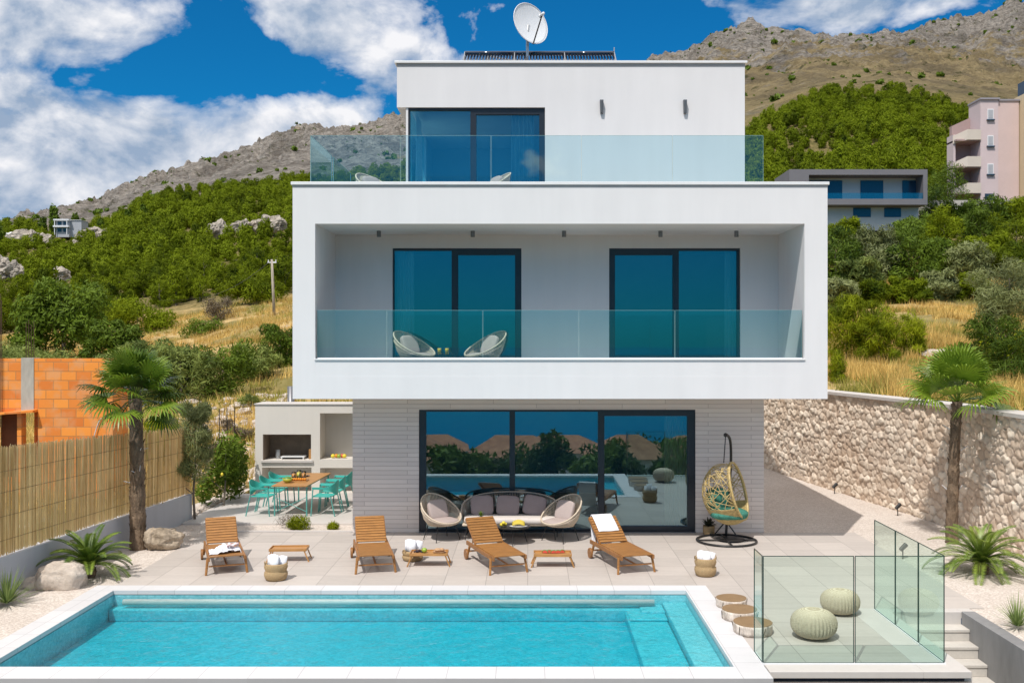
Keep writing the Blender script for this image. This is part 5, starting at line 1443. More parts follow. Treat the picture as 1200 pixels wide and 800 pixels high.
def tree_meshes(seed, R_, Hc, z0, nleaf, lsize, n=9, k=.5, conic=0.0, up=.2, tr=.12, h=None, elong=1.6, flat=.5, branches=5):
    V, Q, rnd = leaves_np(rlobes(seed, n, R_, Hc, z0, k, conic), nleaf, lsize, seed, elong=elong, up=up, flat=flat)
    tm = trunk_mb((h or z0+Hc*.75), tr, seed, branches=branches, spread=.35)
    return V, Q, rnd, tm
def tz_at(x, y): return float(terrain(np.array(x), np.array(y)))
def put_tree(name, label, cat, px, Y, R_, Hc, z0, leafm, nleaf, lsize, seed, group=None, bark=M_bark2, loc=None, zoff=0, **kw):
    x = sx(px, Y); z = tz_at(x, Y)+zoff if loc is None else loc[2]
    if loc is not None: x, Y = loc[0], loc[1]
    t = thing(name, label, cat, (x, Y, z), 0, group)
    V, Q, rnd, tm = tree_meshes(seed, R_, Hc, z0, nleaf, lsize, **kw)
    link('crown' if cat in ('tree', 'pine tree', 'olive tree') else 'foliage', np_mesh('crown', V, Q, {'rnd': rnd}), leafm, t)
    part('trunk' if cat in ('tree', 'pine tree', 'olive tree') else 'stem', tm, bark, t)
    return t

# ---- pine wood on the hills: nearest as single trees, the rest one mass
def forest():
    g = np.random.default_rng(11); P = []
    def scatter(n, px0, px1, Y0, Y1, cond):
        u = g.uniform(px0, px1, n); Y = np.sqrt(g.uniform(Y0**2, Y1**2, n))
        k = cond(u, Y); return np.stack([u[k], Y[k]], 1)
    nz = lambda u, Y: fbm((u-CX)/F*Y*.035, Y*.035, 3, 77)
    L_ = scatter(5600, -260, 545, 118, 445, lambda u, Y: (nz(u, Y) > .31) & ~((u > 150) & (Y < 132)) & ~((u < 140) & (Y > 395) & (nz(u, Y) < .5)))
    R_ = scatter(7000, 720, 1500, 196, 452, lambda u, Y: (nz(u, Y) > .31) & (Y < 452-34*fbm(u*.02, u*.0+2., 3, 5)-np.clip((950-u)*.9, 0, 120)-np.clip((u-1090)*.8, 0, 60)))
    P = np.concatenate([L_, R_])
    # keep a minimum spacing by grid
    X = (P[:, 0]-CX)/F*P[:, 1]; keep = {}
    for i in range(len(P)):
        k = (int(X[i]//3.9), int(P[i, 1]//4.9)); keep.setdefault(k, i)
    idx = np.array(sorted(keep.values())); P = P[idx]; X = X[idx]
    clear = ~((np.abs(X-sx(1000, 150)) < 16) & (P[:, 1] < 172)) & ~((P[:, 0] > 1085) & (P[:, 1] < 196))
    for (px, Y, rr_) in ROCKS: clear &= ~((np.abs(P[:, 0]-px) < rr_*F/Y*1.05) & (P[:, 1] < Y+1) & (P[:, 1] > Y-22))
    clear &= ~((np.abs(P[:, 0]-76) < 24) & (P[:, 1] > 355))
    P = P[clear]; X = X[clear]; Z = terrain(X, P[:, 1])
    order = np.argsort(P[:, 1]); nearL = [i for i in order if P[i, 0] < 360 and P[i, 0] > -10][:150]; nearR = [i for i in order if 885 < P[i, 0] < 1215][:120]
    near = set(nearL+nearR)
    protos = []
    for s in range(7):
        V, Q, rnd, tm = tree_meshes(200+s, 2.0+.25*(s % 3), 4.2+.35*(s % 4), .25, 2600, .30, n=13, k=.45, conic=.4, tr=.16, up=.5, flat=.32)
        protos.append((np_mesh('crown', V, Q, {'rnd': rnd}), mesh_from('trunk', tm.v, tm.f)))
        protos[-1][0].materials.append(M_pine); protos[-1][1].materials.append(M_bark2)
    for side, lst, grp, lb in (('l', nearL, 'pines at the lower edge of the left wood', 'green pine at the lower edge of the wooded slope left of the villa'),
                         ('r', nearR, 'pines at the lower edge of the right wood', 'green pine at the lower edge of the wooded slope right of the villa')):
        for i in lst:
            s = g.integers(0, 7); t = thing('pine_tree', lb, 'pine tree', (X[i], P[i, 1], Z[i]-.2), g.uniform(0, 6.28), grp); q = g.uniform(.6, 1.12); t.scale = (q, q, q*g.uniform(.85, 1.12))
            a = bpy.data.objects.new('crown', protos[s][0]); b = bpy.data.objects.new('trunk', protos[s][1])
            for o in (a, b): COL.objects.link(o); o.parent = t
    # mass
    base = []
    for s in range(10):
        V, Q, rnd = leaves_np(rlobes(300+s, 10, 2.3, 4.8, .1, .42, .45), 900, .44, 300+s, up=.6, flat=.42); base.append((V, rnd))
    Vs = []; Rn = []
    for i in range(len(P)):
        if i in near: continue
        V, rnd = base[g.integers(0, 10)]; q = g.uniform(.7, 1.4); a = g.uniform(0, 6.28); c, s_ = math.cos(a)*q, math.sin(a)*q
        Vs.append(np.stack([V[:, 0]*c-V[:, 1]*s_+X[i], V[:, 0]*s_+V[:, 1]*c+P[i, 1], V[:, 2]*q*g.uniform(.8, 1.15)+Z[i]-.2], 1)); Rn.append(rnd*.45+g.random()*.9-.15)
    V = np.concatenate(Vs); me = np_mesh('pine_wood', V, np.arange(len(V)).reshape(-1, 4), {'rnd': np.concatenate(Rn)})
    o = link('pine_wood', me, M_pinefar); tag(o, 'dense green pine wood covering the hillsides behind the villa', 'pine wood', kind='stuff')
    print('forest', len(P), len(V))
ROCKS = [(46, 330, 7.5), (62, 325, 5.5), (112, 335, 6.5), (125, 330, 4.0), (6, 235, 5.5), (24, 228, 3.5), (265, 262, 4.5), (292, 262, 4.0), (320, 262, 4.0), (75, 215, 3.2)]
forest()
rl = ['big grey limestone outcrop on the left hill below the white house', 'pale limestone outcrop right beside the big grey one on the left hill', 'grey limestone outcrop on the left hill, right of the white house',
      'small pale rock beside the grey outcrop right of the white house', 'pale rock among the pines at the left edge', 'smaller rock among the pines near the left edge',
      'left rock of the row high on the wooded slope by the villa', 'middle rock of the row high on the wooded slope by the villa', 'right rock of the row high on the wooded slope by the villa', 'low rock among the pines above the big dark bush']
M_crag = pm('karst_crag', (.22, .19, .16), .95, .3, .5, .9, 1.5, .4, col2=(.46, .40, .33), space='World')
for (px, Y, rr_), lb in zip(ROCKS, rl):
    x = sx(px, Y); mb = MB()
    for k in range(4): mb.blob((random.uniform(-.5, .5)*rr_, random.uniform(-.3, .3)*rr_, rr_*.25*random.random()), (rr_*.6*random.uniform(.6, 1), rr_*.5, rr_*.55*random.uniform(.6, 1)), amp=.55, seed=int(px+k), nu=28, nv=18)
    solo('rock_outcrop', mb, M_crag, lb, 'rock', (x, Y-3, tz_at(x, Y)+rr_*.35), smooth=False)

# ---- scrub dotting the bare mountain
def scrub():
    g = np.random.default_rng(21); n = 2000
    u = g.uniform(-100, 1350, n); Y = np.sqrt(g.uniform(470**2, 1420**2, n)); X = (u-CX)/F*Y; k = fbm(X*.01, Y*.01, 3, 9) > .40; X, Y = X[k], Y[k]; Z = terrain(X, Y)
    Vs = []; Rn = []
    for s in range(5):
        pass
    base = [leaves_np([(0, 0, .4, 1, 1, .75), (.5, .3, .3, .7, .6, .5)], 46, .75, 500+s, flat=.8) for s in range(6)]
    for i in range(len(X)):
        V, _, rnd = base[g.integers(0, 6)]; q = (.5+1.5*g.random()**2.5)*(1+Y[i]/1500); a = g.uniform(0, 6.28); c, s_ = math.cos(a)*q, math.sin(a)*q
        Vs.append(np.stack([V[:, 0]*c-V[:, 1]*s_+X[i], V[:, 0]*s_+V[:, 1]*c+Y[i], V[:, 2]*q+Z[i]], 1)); Rn.append(rnd)
    V = np.concatenate(Vs); o = link('mountain_scrub', np_mesh('mountain_scrub', V, np.arange(len(V)).reshape(-1, 4), {'rnd': np.concatenate(Rn)}), M_dgreen)
    tag(o, 'dark green scrub dotted over the bare rocky mountain', 'scrub', kind='stuff')
scrub()

# ---- dry grass and low weeds on the near slopes
def grass():
    g = np.random.default_rng(31)
    def field(name, n, regions, mat, h0, h1, w, label, cat, thr, sd):
        Vs = []; Rr = []
        for (px0, px1, Y0, Y1, frac) in regions:
            m = int(n*frac); u = g.uniform(px0, px1, m); Y = Y0+(Y1-Y0)*g.random(m)**.9
            X = (u-CX)/F*Y
            k = (fbm(X*.35, Y*.35, 3, sd) > thr) & ~(garden_mask(X, Y) | ((X < -7.9) & (X > -9.3) & (Y < 28)) | ((X > garden_wall_x(Y)-.1) & (X < garden_wall_x(Y)+.55) & (Y < 36)))
            X, Y = X[k], Y[k]; m = len(X); Z = terrain(X, Y)
            # tufts: jitter blades around tuft centres
            hh = (h0+(h1-h0)*g.random(m))*(.5+fbm(X*.5, Y*.5, 2, 41)); nb = 3
            for b in range(nb):
                x = X+g.normal(0, .10, m); y = Y+g.normal(0, .10, m); a = g.uniform(0, 3.14, m); ww = w*(.6+.8*g.random(m))*(1+Y/70)
                lx = g.normal(0, .28, m)*hh; ly = g.normal(0, .28, m)*hh
                h_ = hh*g.uniform(.6, 1.1, m)
                Vs.append(np.stack([np.stack([x-ww*np.cos(a), y-ww*np.sin(a), Z-.05], 1), np.stack([x+ww*np.cos(a), y+ww*np.sin(a), Z-.05], 1), np.stack([x+lx, y+ly, Z+h_], 1)], 1).reshape(-1, 3))
                Rr.append(np.repeat(g.random(m), 3))
        V = np.concatenate(Vs); o = link(name, np_mesh(name, V, np.arange(len(V)).reshape(-1, 3), {'rnd': np.concatenate(Rr)}), mat); tag(o, label, cat, kind='stuff')
    field('dry_grass', 100000, [(-40, 225, 24, 52, .06), (225, 480, 24, 47, .018), (-40, 480, 52, 118, .27), (480, 940, 36, 118, .10), (940, 1260, 18, 52, .20), (940, 1260, 52, 112, .28)], M_straw, .25, .75, .012, 'golden dry grass on the slopes behind the garden walls', 'dry grass', .46, 51)
    field('green_weeds', 50000, [(-40, 480, 26, 118, .5), (940, 1260, 22, 112, .5)], M_strawg, .15, .5, .016, 'low green weeds between the dry grass', 'weeds', .52, 61)
grass()

# ---- loose limestone rubble on the bank behind the patio
def rubble():
    g = np.random.default_rng(5); mb = MB()
    for i in range(420):
        u = g.uniform(205, 350); Y = g.uniform(29, 47); x = sx(u, Y)
        if x > -4.4 and Y < 31: continue
        r = .06+.22*g.random()**2.5; mb.blob((x, Y, tz_at(x, Y)+r*.2), (r*g.uniform(.8, 1.5), r, r*.6), amp=.5, seed=i, nu=8, nv=5)
    o = part('rubble', mb, M_rock2, None); tag(o, 'pale limestone rubble strewn over the bank behind the outdoor kitchen', 'rubble', kind='stuff')
rubble()
V, Q, rnd = None, None, None
# ---- individual bushes and trees on the slopes
def leaf_kw(kind):
    return dict(bush=dict(n=14, k=.42, conic=.15, up=.3, tr=.07, elong=1.8, flat=.38), pine=dict(n=16, k=.34, conic=.45, up=.9, tr=.10, elong=2.6, flat=.22),
                tree=dict(n=18, k=.42, conic=.1, up=.1, tr=.18, elong=1.5, flat=.5), olive=dict(n=14, k=.40, conic=.1, up=.3, tr=.10, elong=2.6, flat=.26))[kind]
SH = [
 # name, label, cat, px, Y, radius, crown height, z0, material, leaves, size, kind
 ('broadleaf_tree', 'big dark green tree on the slope above the orange block building', 'tree', 75, 74, 4.30, 5.60, .8, M_dgreen, 11000, .26, 'tree'),
 ('broadleaf_tree', 'smaller dark green tree at the right flank of the big dark tree', 'tree', 128, 70, 2.40, 3.00, .3, M_dgreen, 5000, .22, 'tree'),
 ('scrub_bush', 'long grey green bush above the orange building at the left edge', 'bush', 15, 52, 3.77, 2.47, 0, M_shrub, 4500, .17, 'bush'),
 ('scrub_bush', 'grey green reed like bush directly above the top of the orange wall', 'bush', 62, 50, 3.19, 2.21, 0, M_shrub, 4000, .17, 'bush'),
 ('scrub_bush', 'grey green bush above and left of the left palm crown', 'bush', 110, 48, 2.90, 2.08, 0, M_shrub, 4000, .16, 'bush'),
 ('scrub_bush', 'pale green bush straight above the left palm crown', 'bush', 165, 49, 2.75, 2.34, 0, M_shrub, 4000, .16, 'bush'),
 ('scrub_bush', 'wide green bush right of the left palm crown in the middle of the slope', 'bush', 212, 47, 2.75, 2.86, 0, M_shrub, 5200, .16, 'bush'),
 ('scrub_bush', 'dark green bush on the slope between the palm and the utility pole', 'bush', 262, 49, 2.32, 2.86, 0, M_dgreen, 4600, .15, 'bush'),
 ('scrub_bush', 'dark bush at the foot of the utility pole beside the villa', 'bush', 328, 58, 2.00, 2.40, 0, M_dgreen, 4200, .16, 'bush'),
 ('scrub_bush', 'low dark tuft in the dry grass left of the utility pole', 'bush', 237, 88, 2.20, 1.40, 0, M_dgreen, 1800, .2, 'bush'),
 ('thorn_bush', 'leafless brown thorn bush in the dry grass below the pines', 'bush', 258, 99, 2.40, 2.00, 0, M_brush, 2600, .15, 'bush'),
 ('lime_bush', 'yellow green bush behind the left palm trunk above the reed fence', 'bush', 192, 31, 1.25, 1.70, 0, M_lime, 5200, .10, 'pine'),
 ('low_bush', 'low round bush on the stony bank right of the palm', 'bush', 268, 38, 0.45, 0.50, 0, M_brush, 1200, .06, 'bush'),
 ('low_bush', 'straggly brown bush above the wire fence posts', 'bush', 262, 33, .7, .6, 0, M_brush, 2000, .07, 'bush'),
 ('low_bush', 'grey green tuft on the bank straight above the barbecue niche', 'bush', 312, 34, .5, .45, 0, M_shrub, 1600, .06, 'bush'),
 ('low_bush', 'brown tuft on the bank left of the flue', 'bush', 285, 36, .6, .5, 0, M_brush, 1600, .07, 'bush'),
 ('low_bush', 'low green bush on the stony bank near the flue', 'bush', 322, 40, 0.60, 0.45, 0, M_shrub, 1400, .07, 'bush'),
 ('low_bush', 'low grey green bush on the stony bank under the villa edge', 'bush', 295, 43, 0.70, 0.50, 0, M_shrub, 1400, .07, 'bush'),
 ('pine_bush', 'young green pine bush right beside the villa on the dry bank', 'bush', 992, 45, 1.82, 3.05, .1, M_lime, 7000, .13, 'pine'),
 ('pine_bush', 'young green pine bush in the middle of the three on the dry bank', 'bush', 1030, 44, 1.55, 2.81, .1, M_lime, 6500, .13, 'pine'),
 ('pine_bush', 'slim young pine bush, right one of the three on the dry bank', 'bush', 1068, 46, 1.15, 2.32, .1, M_lime, 4500, .12, 'pine'),
 ('pine_bush', 'small light green bush low beside the villa edge on the dry bank', 'bush', 982, 33, 0.45, 1.10, 0, M_lime, 2400, .08, 'pine'),
 ('low_bush', 'small dark round bush beside the pale stone on the right bank', 'bush', 1131, 45, 0.50, 0.80, 0, M_dgreen, 1500, .07, 'bush'),
 ('olive_tree', 'grey green olive tree near the right edge above the dry grass', 'olive tree', 1182, 52, 2.40, 4.29, .6, M_olive, 9500, .14, 'olive'),
 ('scrub_bush', 'big dark green bush at the right edge behind the palm crown', 'bush', 1178, 33, 2.00, 2.28, 0, M_dgreen, 8500, .11, 'olive'),
 ('scrub_bush', 'yellow green bush between the olive tree and the dark bush at the right edge', 'bush', 1200, 41, 2.08, 1.80, 0, M_lime, 5200, .12, 'bush'),
 ('scrub_bush', 'green bush behind the palm crown on the bank, left of the big dark bush', 'bush', 1120, 29, 0.60, 0.80, 0, M_shrub, 2400, .08, 'olive'),
 ('scrub_bush', 'grey green bush in the gap between the two bushes above the palm crown', 'bush', 138, 53, 2.4, 2.2, 0, M_shrub, 5200, .17, 'bush'),
 ('scrub_bush', 'broad grey green bush behind the wide green bush on the middle slope', 'bush', 190, 56, 2.6, 2.2, 0, M_shrub, 5200, .17, 'bush'),
 ('scrub_bush', 'olive green bush left of the dark bush at the pole foot', 'bush', 298, 54, 1.9, 1.9, 0, M_shrub, 4600, .16, 'bush'),
 ('scrub_bush', 'low grey green bush at the left edge under the big dark tree', 'bush', 30, 60, 3.2, 2.2, 0, M_shrub, 5200, .18, 'bush'),
 ('scrub_bush', 'dark thicket at the top of the dry slope left of the thorn bush', 'bush', 160, 100, 4.5, 3.4, 0, M_pine, 5200, .28, 'bush'),
 ('scrub_bush', 'green thicket where the dry slope meets the pines above the pole', 'bush', 300, 113, 4.5, 3.0, 0, M_pine, 5200, .30, 'bush'),
 ('scrub_bush', 'low green bush below the retaining wall of the pink block', 'bush', 1150, 150, 5.5, 4.6, 0, M_dgreen, 5200, .40, 'bush'),
 ('scrub_bush', 'low bush below the retaining wall, nearer to the right edge', 'bush', 1190, 150, 5.5, 4.6, 0, M_pine, 5200, .40, 'bush'),
 ('scrub_bush', 'round bush between the grey house and the retaining wall', 'bush', 1112, 146, 4.5, 4.0, 0, M_pine, 4600, .40, 'bush'),
 ('scrub_bush', 'bush in front of the left end of the grey house', 'bush', 988, 136, 4.0, 3.4, 0, M_pine, 4600, .38, 'bush'),
 ('scrub_bush', 'bush in front of the right end of the grey house', 'bush', 1070, 138, 4.0, 3.4, 0, M_dgreen, 4600, .38, 'bush'),
]
for i, (nm, lb, cat, px, Y, R_, Hc, z0, mt, nl, ls, kd) in enumerate(SH):
    kw = leaf_kw(kd); 
    if cat == 'bush': kw = dict(kw, branches=4); kw['tr'] = .05
    put_tree(nm, lb, cat, px, Y, R_, Hc, z0, mt, nl, ls, 700+i, **kw)
# hedge of bushes below the grey house
hp = [(978, 88, 3.2, 5.0, M_dgreen), (1010, 86, 2.6, 3.0, M_shrub), (1040, 90, 3.2, 3.6, M_olive), (1072, 88, 3.0, 4.0, M_dgreen), (1100, 92, 2.8, 3.8, M_dgreen), (1128, 90, 3.0, 3.4, M_olive), (1158, 93, 3.0, 3.6, M_pine), (1190, 90, 3.2, 3.8, M_pine),
      (985, 74, 2.2, 2.3, M_olive), (1022, 76, 2.0, 2.0, M_pine), (1060, 77, 2.2, 1.9, M_pine), (1102, 78, 2.2, 2.2, M_olive), (1140, 79, 2.2, 2.0, M_pine), (982, 100, 3.6, 4.4, M_dgreen), (1022, 102, 3.8, 4.0, M_olive), (1062, 104, 3.8, 4.4, M_dgreen), (1105, 106, 3.8, 5.6, M_pine), (1148, 108, 3.8, 5.8, M_dgreen), (1190, 104, 3.8, 5.4, M_pine), (1110, 172, 5.5, 10.5, M_dgreen), (1098, 160, 4.5, 8, M_dgreen)]
for i, (px, Y, R_, Hc, mt) in enumerate(hp):
    row = 'front row' if Y < 80 else ('middle row' if Y < 95 else ('back row' if Y < 120 else 'pair between the grey and pink houses'))
    same = [h for h in hp if (h[1] < 80) == (Y < 80) and (80 <= h[1] < 95) == (80 <= Y < 95) and (95 <= h[1] < 120) == (95 <= Y < 120)]
    k = sorted(h[0] for h in same).index(px); o_ = ['leftmost', 'second', 'third', 'fourth', 'fifth', 'sixth', 'seventh', 'eighth'][k]
    put_tree('hedge_bush', 'dense bush, %s from the left in the %s' % (o_, row+(' under the grey house' if Y < 120 else '')), 'bush', px, Y, R_, Hc, 0, mt, 5200, .26, 900+i, 'dense bushes below the grey house', **dict(leaf_kw('bush'), branches=4))
# trees round the white house on the left hill
for i, (px, Y, r_1, h_) in enumerate(((-4, 330, 4.2, 13), (50, 372, 2.4, 11), (63, 378, 3.0, 15), (88, 385, 2.6, 11), (118, 380, 2.2, 8), (150, 378, 2.5, 8), (168, 374, 2.4, 8.5), (30, 375, 3, 6))):
    put_tree('cypress_like_tree', ['dark conifer at the left picture edge below the clouds', 'dark slim conifer left of the white hill house', 'tall dark conifer just left of the white hill house', 'dark conifer behind the white hill house',
             'small dark conifer right of the white hill house', 'dark conifer on the skyline, left of a pair', 'dark conifer on the skyline, right of a pair', 'low broad dark tree on the skyline near the left edge'][i], 'tree', px, Y, r_1, h_, 0, M_dgreen, 1500, .8, 980+i, zoff=-1.5, n=12, k=.5, conic=.55, up=.8, tr=.25)

# ---- olive tree and climber by the reed fence
put_tree('olive_tree', 'slender young olive tree at the end of the reed fence', 'olive tree', 0, 0, .68, 2.05, .75, M_olive, 9000, .062, 1201, loc=(-7.86, 23.1, 0), n=20, k=.38, conic=.1, up=.7, tr=.035, elong=3.4, flat=.2, h=2.2)
t = thing('lemon_shrub', 'dark glossy lemon shrub with yellow fruit behind the olive tree', 'shrub', (-7.78, 25.0, 0))
V, Q, rnd = leaves_np([(0, 0, 1.25, .26, .4, .65), (-.25, .3, .8, .28, .5, .6), (.18, .5, .95, .24, .5, .8), (-.1, 1.2, .9, .35, .7, .9), (-.38, -.3, .5, .22, .4, .4)], 3300, .085, 44, elong=1.8, flat=.55); link('foliage', np_mesh('foliage', V, Q, {'rnd': rnd}), M_dgreen, t)
part('stem', trunk_mb(1.5, .03, 5), M_bark2, t)
for (x, y, z) in ((-.42, -.45, .62), (-.30, -.42, .40), (-.38, -.4, .98), (.1, -.45, .9)):
    mb = MB(); mb.blob((x, y, z), (.035, .035, .045), nu=10, nv=8); part('lemon', mb, M_lemon, t, smooth=True)
t = thing('wire_fence', 'dark wire fence posts on the bank behind the lemon shrub', 'fence', (0, 27.6, 0))
for px, Y in ((257, 27.4), (266, 27.8), (275, 28.2)):
    x = sx(px, Y); mb = MB(); mb.cyl((x, Y-27.6, -.2), (x, Y-27.6, 2.35), .014, n=6); part('post', mb, M_black, t)
mb = MB()
for z in [.2+.22*k for k in range(9)]: mb.cyl((sx(252, 27.4), -.25, z), (sx(277, 28.2), .6, z), .003, n=4)
part('wires', mb, M_black, t)
# white edging stones beside the patio
for i in range(16):
    y = 23.2+.33*i; mb = MB(); mb.blob((0, 0, 0), (.13, .12, .09), amp=.4, seed=i, nu=14, nv=9)
    solo('edging_stone', mb, M_rock2, 'white edging stone in the row along the patio beside the lemon shrub', 'stone', (-8.08-.012*i, y, .06), group='white edging stones along the patio', smooth=False)
# ---- plants in the gravel strip
for (px, s, lb) in ((351, 1.0, 'green leafy plant in the gravel strip below the dining table'), (391, .5, 'small green plant in the gravel strip close to the villa')):
    x = sx(px, 22.1); V, Q, rnd = leaves_np([(0, 0, .13*s, .26*s, .16*s, .18*s), (-.12*s, 0, .10*s, .18*s, .12*s, .12*s)], int(900*s), .055, int(px), elong=2.5, up=.8, flat=.25)
    o = link('gravel_plant', np_mesh('gravel_plant', V, Q, {'rnd': rnd}), M_lime); o.location = (x, 22.1, 0); tag(o, lb, 'plant')
x = sx(337, 22.2); V, Q, rnd = leaves_np([(0, 0, .15, .28, .12, .16)], 260, .05, 3, elong=3, up=.6, flat=.15); o = link('dry_plant', np_mesh('dry_plant', V, Q, {'rnd': rnd}), M_brush); o.location = (x, 22.25, 0); tag(o, 'thin dry plant left of the green plant in the gravel strip', 'plant')

# ---- palms
def fan_palm(loc, h, nleaf, r_leaf, seed, label, lean=(0, 0), tr_r=.125, emin=-.35):
    g = random.Random(seed); t = thing('fan_palm', label, 'palm tree', loc)
    mb = MB(); pts = [Vector((lean[0]*(i/14)**1.5, lean[1]*(i/14), h*i/14-.05*(i == 0))) for i in range(15)]
    mb.tube(pts, lambda s: tr_r*(1.2-.3*s)+.012*math.sin(s*40), 14)
    for i in range(210):      # fibrous leaf bases wrapped round the trunk
        s = g.random(); k = min(13, int(s*14)); p = pts[k].lerp(pts[k+1], s*14-k); a = g.uniform(0, 6.28); r0 = tr_r*(1.12-.25*s); d_ = Vector((math.cos(a), math.sin(a), 0)); tn = Vector((-math.sin(a), math.cos(a), 0))*g.uniform(.03, .06)
        q = p+d_*(r0+g.uniform(.01, .04))+Vector((0, 0, g.uniform(.07, .16)))+tn*g.uniform(-.5, .5)
        mb.quad(p+d_*r0*.9-tn, p+d_*r0*.9+tn, q+tn*.25, q-tn*.25)
    part('trunk', mb, M_trunk, t)
    for i in range(8):
        mb = MB(); s = g.uniform(.35, .98); k = min(13, int(s*14)); p = pts[k]; a = g.uniform(0, 6.28); d_ = Vector((math.cos(a), math.sin(a), .4)); mb.cyl(p+d_*.12, p+d_*.22+Vector((g.uniform(-.08, .08), 0, g.uniform(-.04, .12))), .010, .006, n=5)
        part('leaf_stub', mb, M_coping2, t)
    top = pts[-1]; V = []; Q = []; rn = []; st = MB()
    for i in range(nleaf):
        e = emin+(1.45-emin)*(i/(nleaf-1))**.8; a = i*2.39996+g.uniform(-.25, .25); e += g.uniform(-.1, .1)
        dr = Vector((math.cos(a)*math.cos(e), math.sin(a)*math.cos(e), math.sin(e))); L1 = r_leaf*g.uniform(.50, .68)
        base = top+dr*.05; c = base+dr*L1+Vector((0, 0, -.06*math.cos(e)))
        st.tube([base, base.lerp(c, .5)+Vector((0, 0, .04)), c], .010, 4)
        side = dr.cross(Vector((0, 0, 1)));
        if side.length < .1: side = Vector((1, 0, 0))
        side.normalize(); nrm = side.cross(dr).normalized()
        roll = Matrix.Rotation(g.uniform(-.5, .5), 3, dr); side = roll @ side; nrm = roll @ nrm
        nb = 26; Lb = r_leaf*g.uniform(.48, .62); rv = g.random()
        for b in range(nb):
            ph = (b/(nb-1)-.5)*math.radians(230)
            bd = (dr*math.cos(ph)+side*math.sin(ph)).normalized(); fold = nrm*.06
            L_ = Lb*(.72+.28*math.cos(ph*.7))*g.uniform(.9, 1.05)
            wv = bd.cross(nrm).normalized()*.020
            p0 = c; p1 = c+bd*L_*.55+fold*.5; dp = (.05+.26*max(0, .9-e*.4)*g.uniform(.3, 1.5))
            p2 = c+bd*L_*.84+Vector((0, 0, -dp*L_*.30)); p3 = c+bd*L_*.99+Vector((0, 0, -dp*L_*.95))
            k = len(V); V += [p0-wv*.2, p0+wv*.2, p1+wv, p1-wv, p2+wv*.7, p2-wv*.7, p3+wv*.12, p3-wv*.12]; Q += [(k, k+1, k+2, k+3), (k+3, k+2, k+4, k+5), (k+5, k+4, k+6, k+7)]; rn += [rv*.7+.3*g.random()]*8
    link('fronds', np_mesh('fronds', np.array([tuple(v) for v in V]), np.array(Q), {'rnd': np.array(rn)}), M_palm, t)
    part('petioles', st, M_palm, t)
fan_palm((-7.95, 19.95, 0), 3.05, 36, .98, 4, 'fan palm with a shaggy brown trunk standing before the reed fence', (-.05, 0), .135, -.45)
fan_palm((8.87, 20.6, 0), 2.95, 30, 1.12, 9, 'fan palm with a shaggy brown trunk standing before the stone wall', (.12, 0), .105, -.15)
def cycad(loc, nf, Lf, seed, label, e0=.15, e1=1.35, mat=M_cyc):
    g = random.Random(seed); t = thing('cycad', label, 'cycad', loc)
    mb = MB(); mb.lathe([(.10, -.03), (.13, .05), (.12, .16), (.06, .22)], 16, wob=.06, seed=seed)
    for i in range(60):
        a = g.uniform(0, 6.28); z = g.uniform(0, .18); d_ = Vector((math.cos(a), math.sin(a), 0)); p = d_*.11+Vector((0, 0, z)); tn = Vector((-math.sin(a), math.cos(a), 0))*.02; q = p+d_*.05+Vector((0, 0, .05)); mb.quad(p-tn, p+tn, q+tn*.4, q-tn*.4)
    part('stem', mb, M_trunk, t)
    V = []; Q = []; rn = []; st = MB()
    for i in range(nf):
        a = i*2.39996; e = e0+(e1-e0)*(i/(nf-1)); L_ = Lf*g.uniform(.85, 1.08)*(1-.12*(i/(nf-1)))
        pts = []; p = Vector((0, 0, .2)); ee = e
        for k in range(15):
            pts.append(p.copy()); p = p+Vector((math.cos(a)*math.cos(ee), math.sin(a)*math.cos(ee), math.sin(ee)))*(L_/14); ee -= (.055+.05*math.cos(e))*(.4+k/14)*1.15
        st.tube(pts, lambda s: .009*(1-.6*s), 4); rv = g.random()
        for k in range(2, 56):
            s = k/56*14; j = int(s); q = pts[j].lerp(pts[min(j+1, 14)], s-j); dr = (pts[min(j+1, 14)]-pts[j]); 
            if dr.length < 1e-6: dr = pts[j]-pts[j-1]
            dr.normalize(); side = dr.cross(Vector((0, 0, 1)))
            side = side.normalized() if side.length > .05 else Vector((-math.sin(a), math.cos(a), 0)); upv = side.cross(dr)
            ll = .155*Lf*math.sin(math.pi*(.12+.86*k/58))**.6
            for sgn in (-1, 1):
                tip = q+(side*sgn*.82+dr*.55+upv*.28).normalized()*ll; w_ = dr*.009
                kk = len(V); mid = q.lerp(tip, .5); V += [q-w_*.6, mid-w_, tip, mid+w_]; Q.append((kk, kk+1, kk+2, kk+3)); rn += [rv*.6+.4*g.random()]*4
    link('fronds', np_mesh('fronds', np.array([tuple(v) for v in V]), np.array(Q), {'rnd': np.array(rn)}), mat, t); part('leaf_ribs', st, mat, t)
g_ = G2(101, 677); cycad((g_[0], g_[1]+.1, 0), 34, .90, 3, 'cycad with stiff green fronds in the gravel left of the pool')
g_ = G2(1153, 673); cycad((g_[0], g_[1]+.1, 0), 38, 1.06, 6, 'cycad with arching yellow green fronds in the gravel right of the glass fence', .0, 1.3)
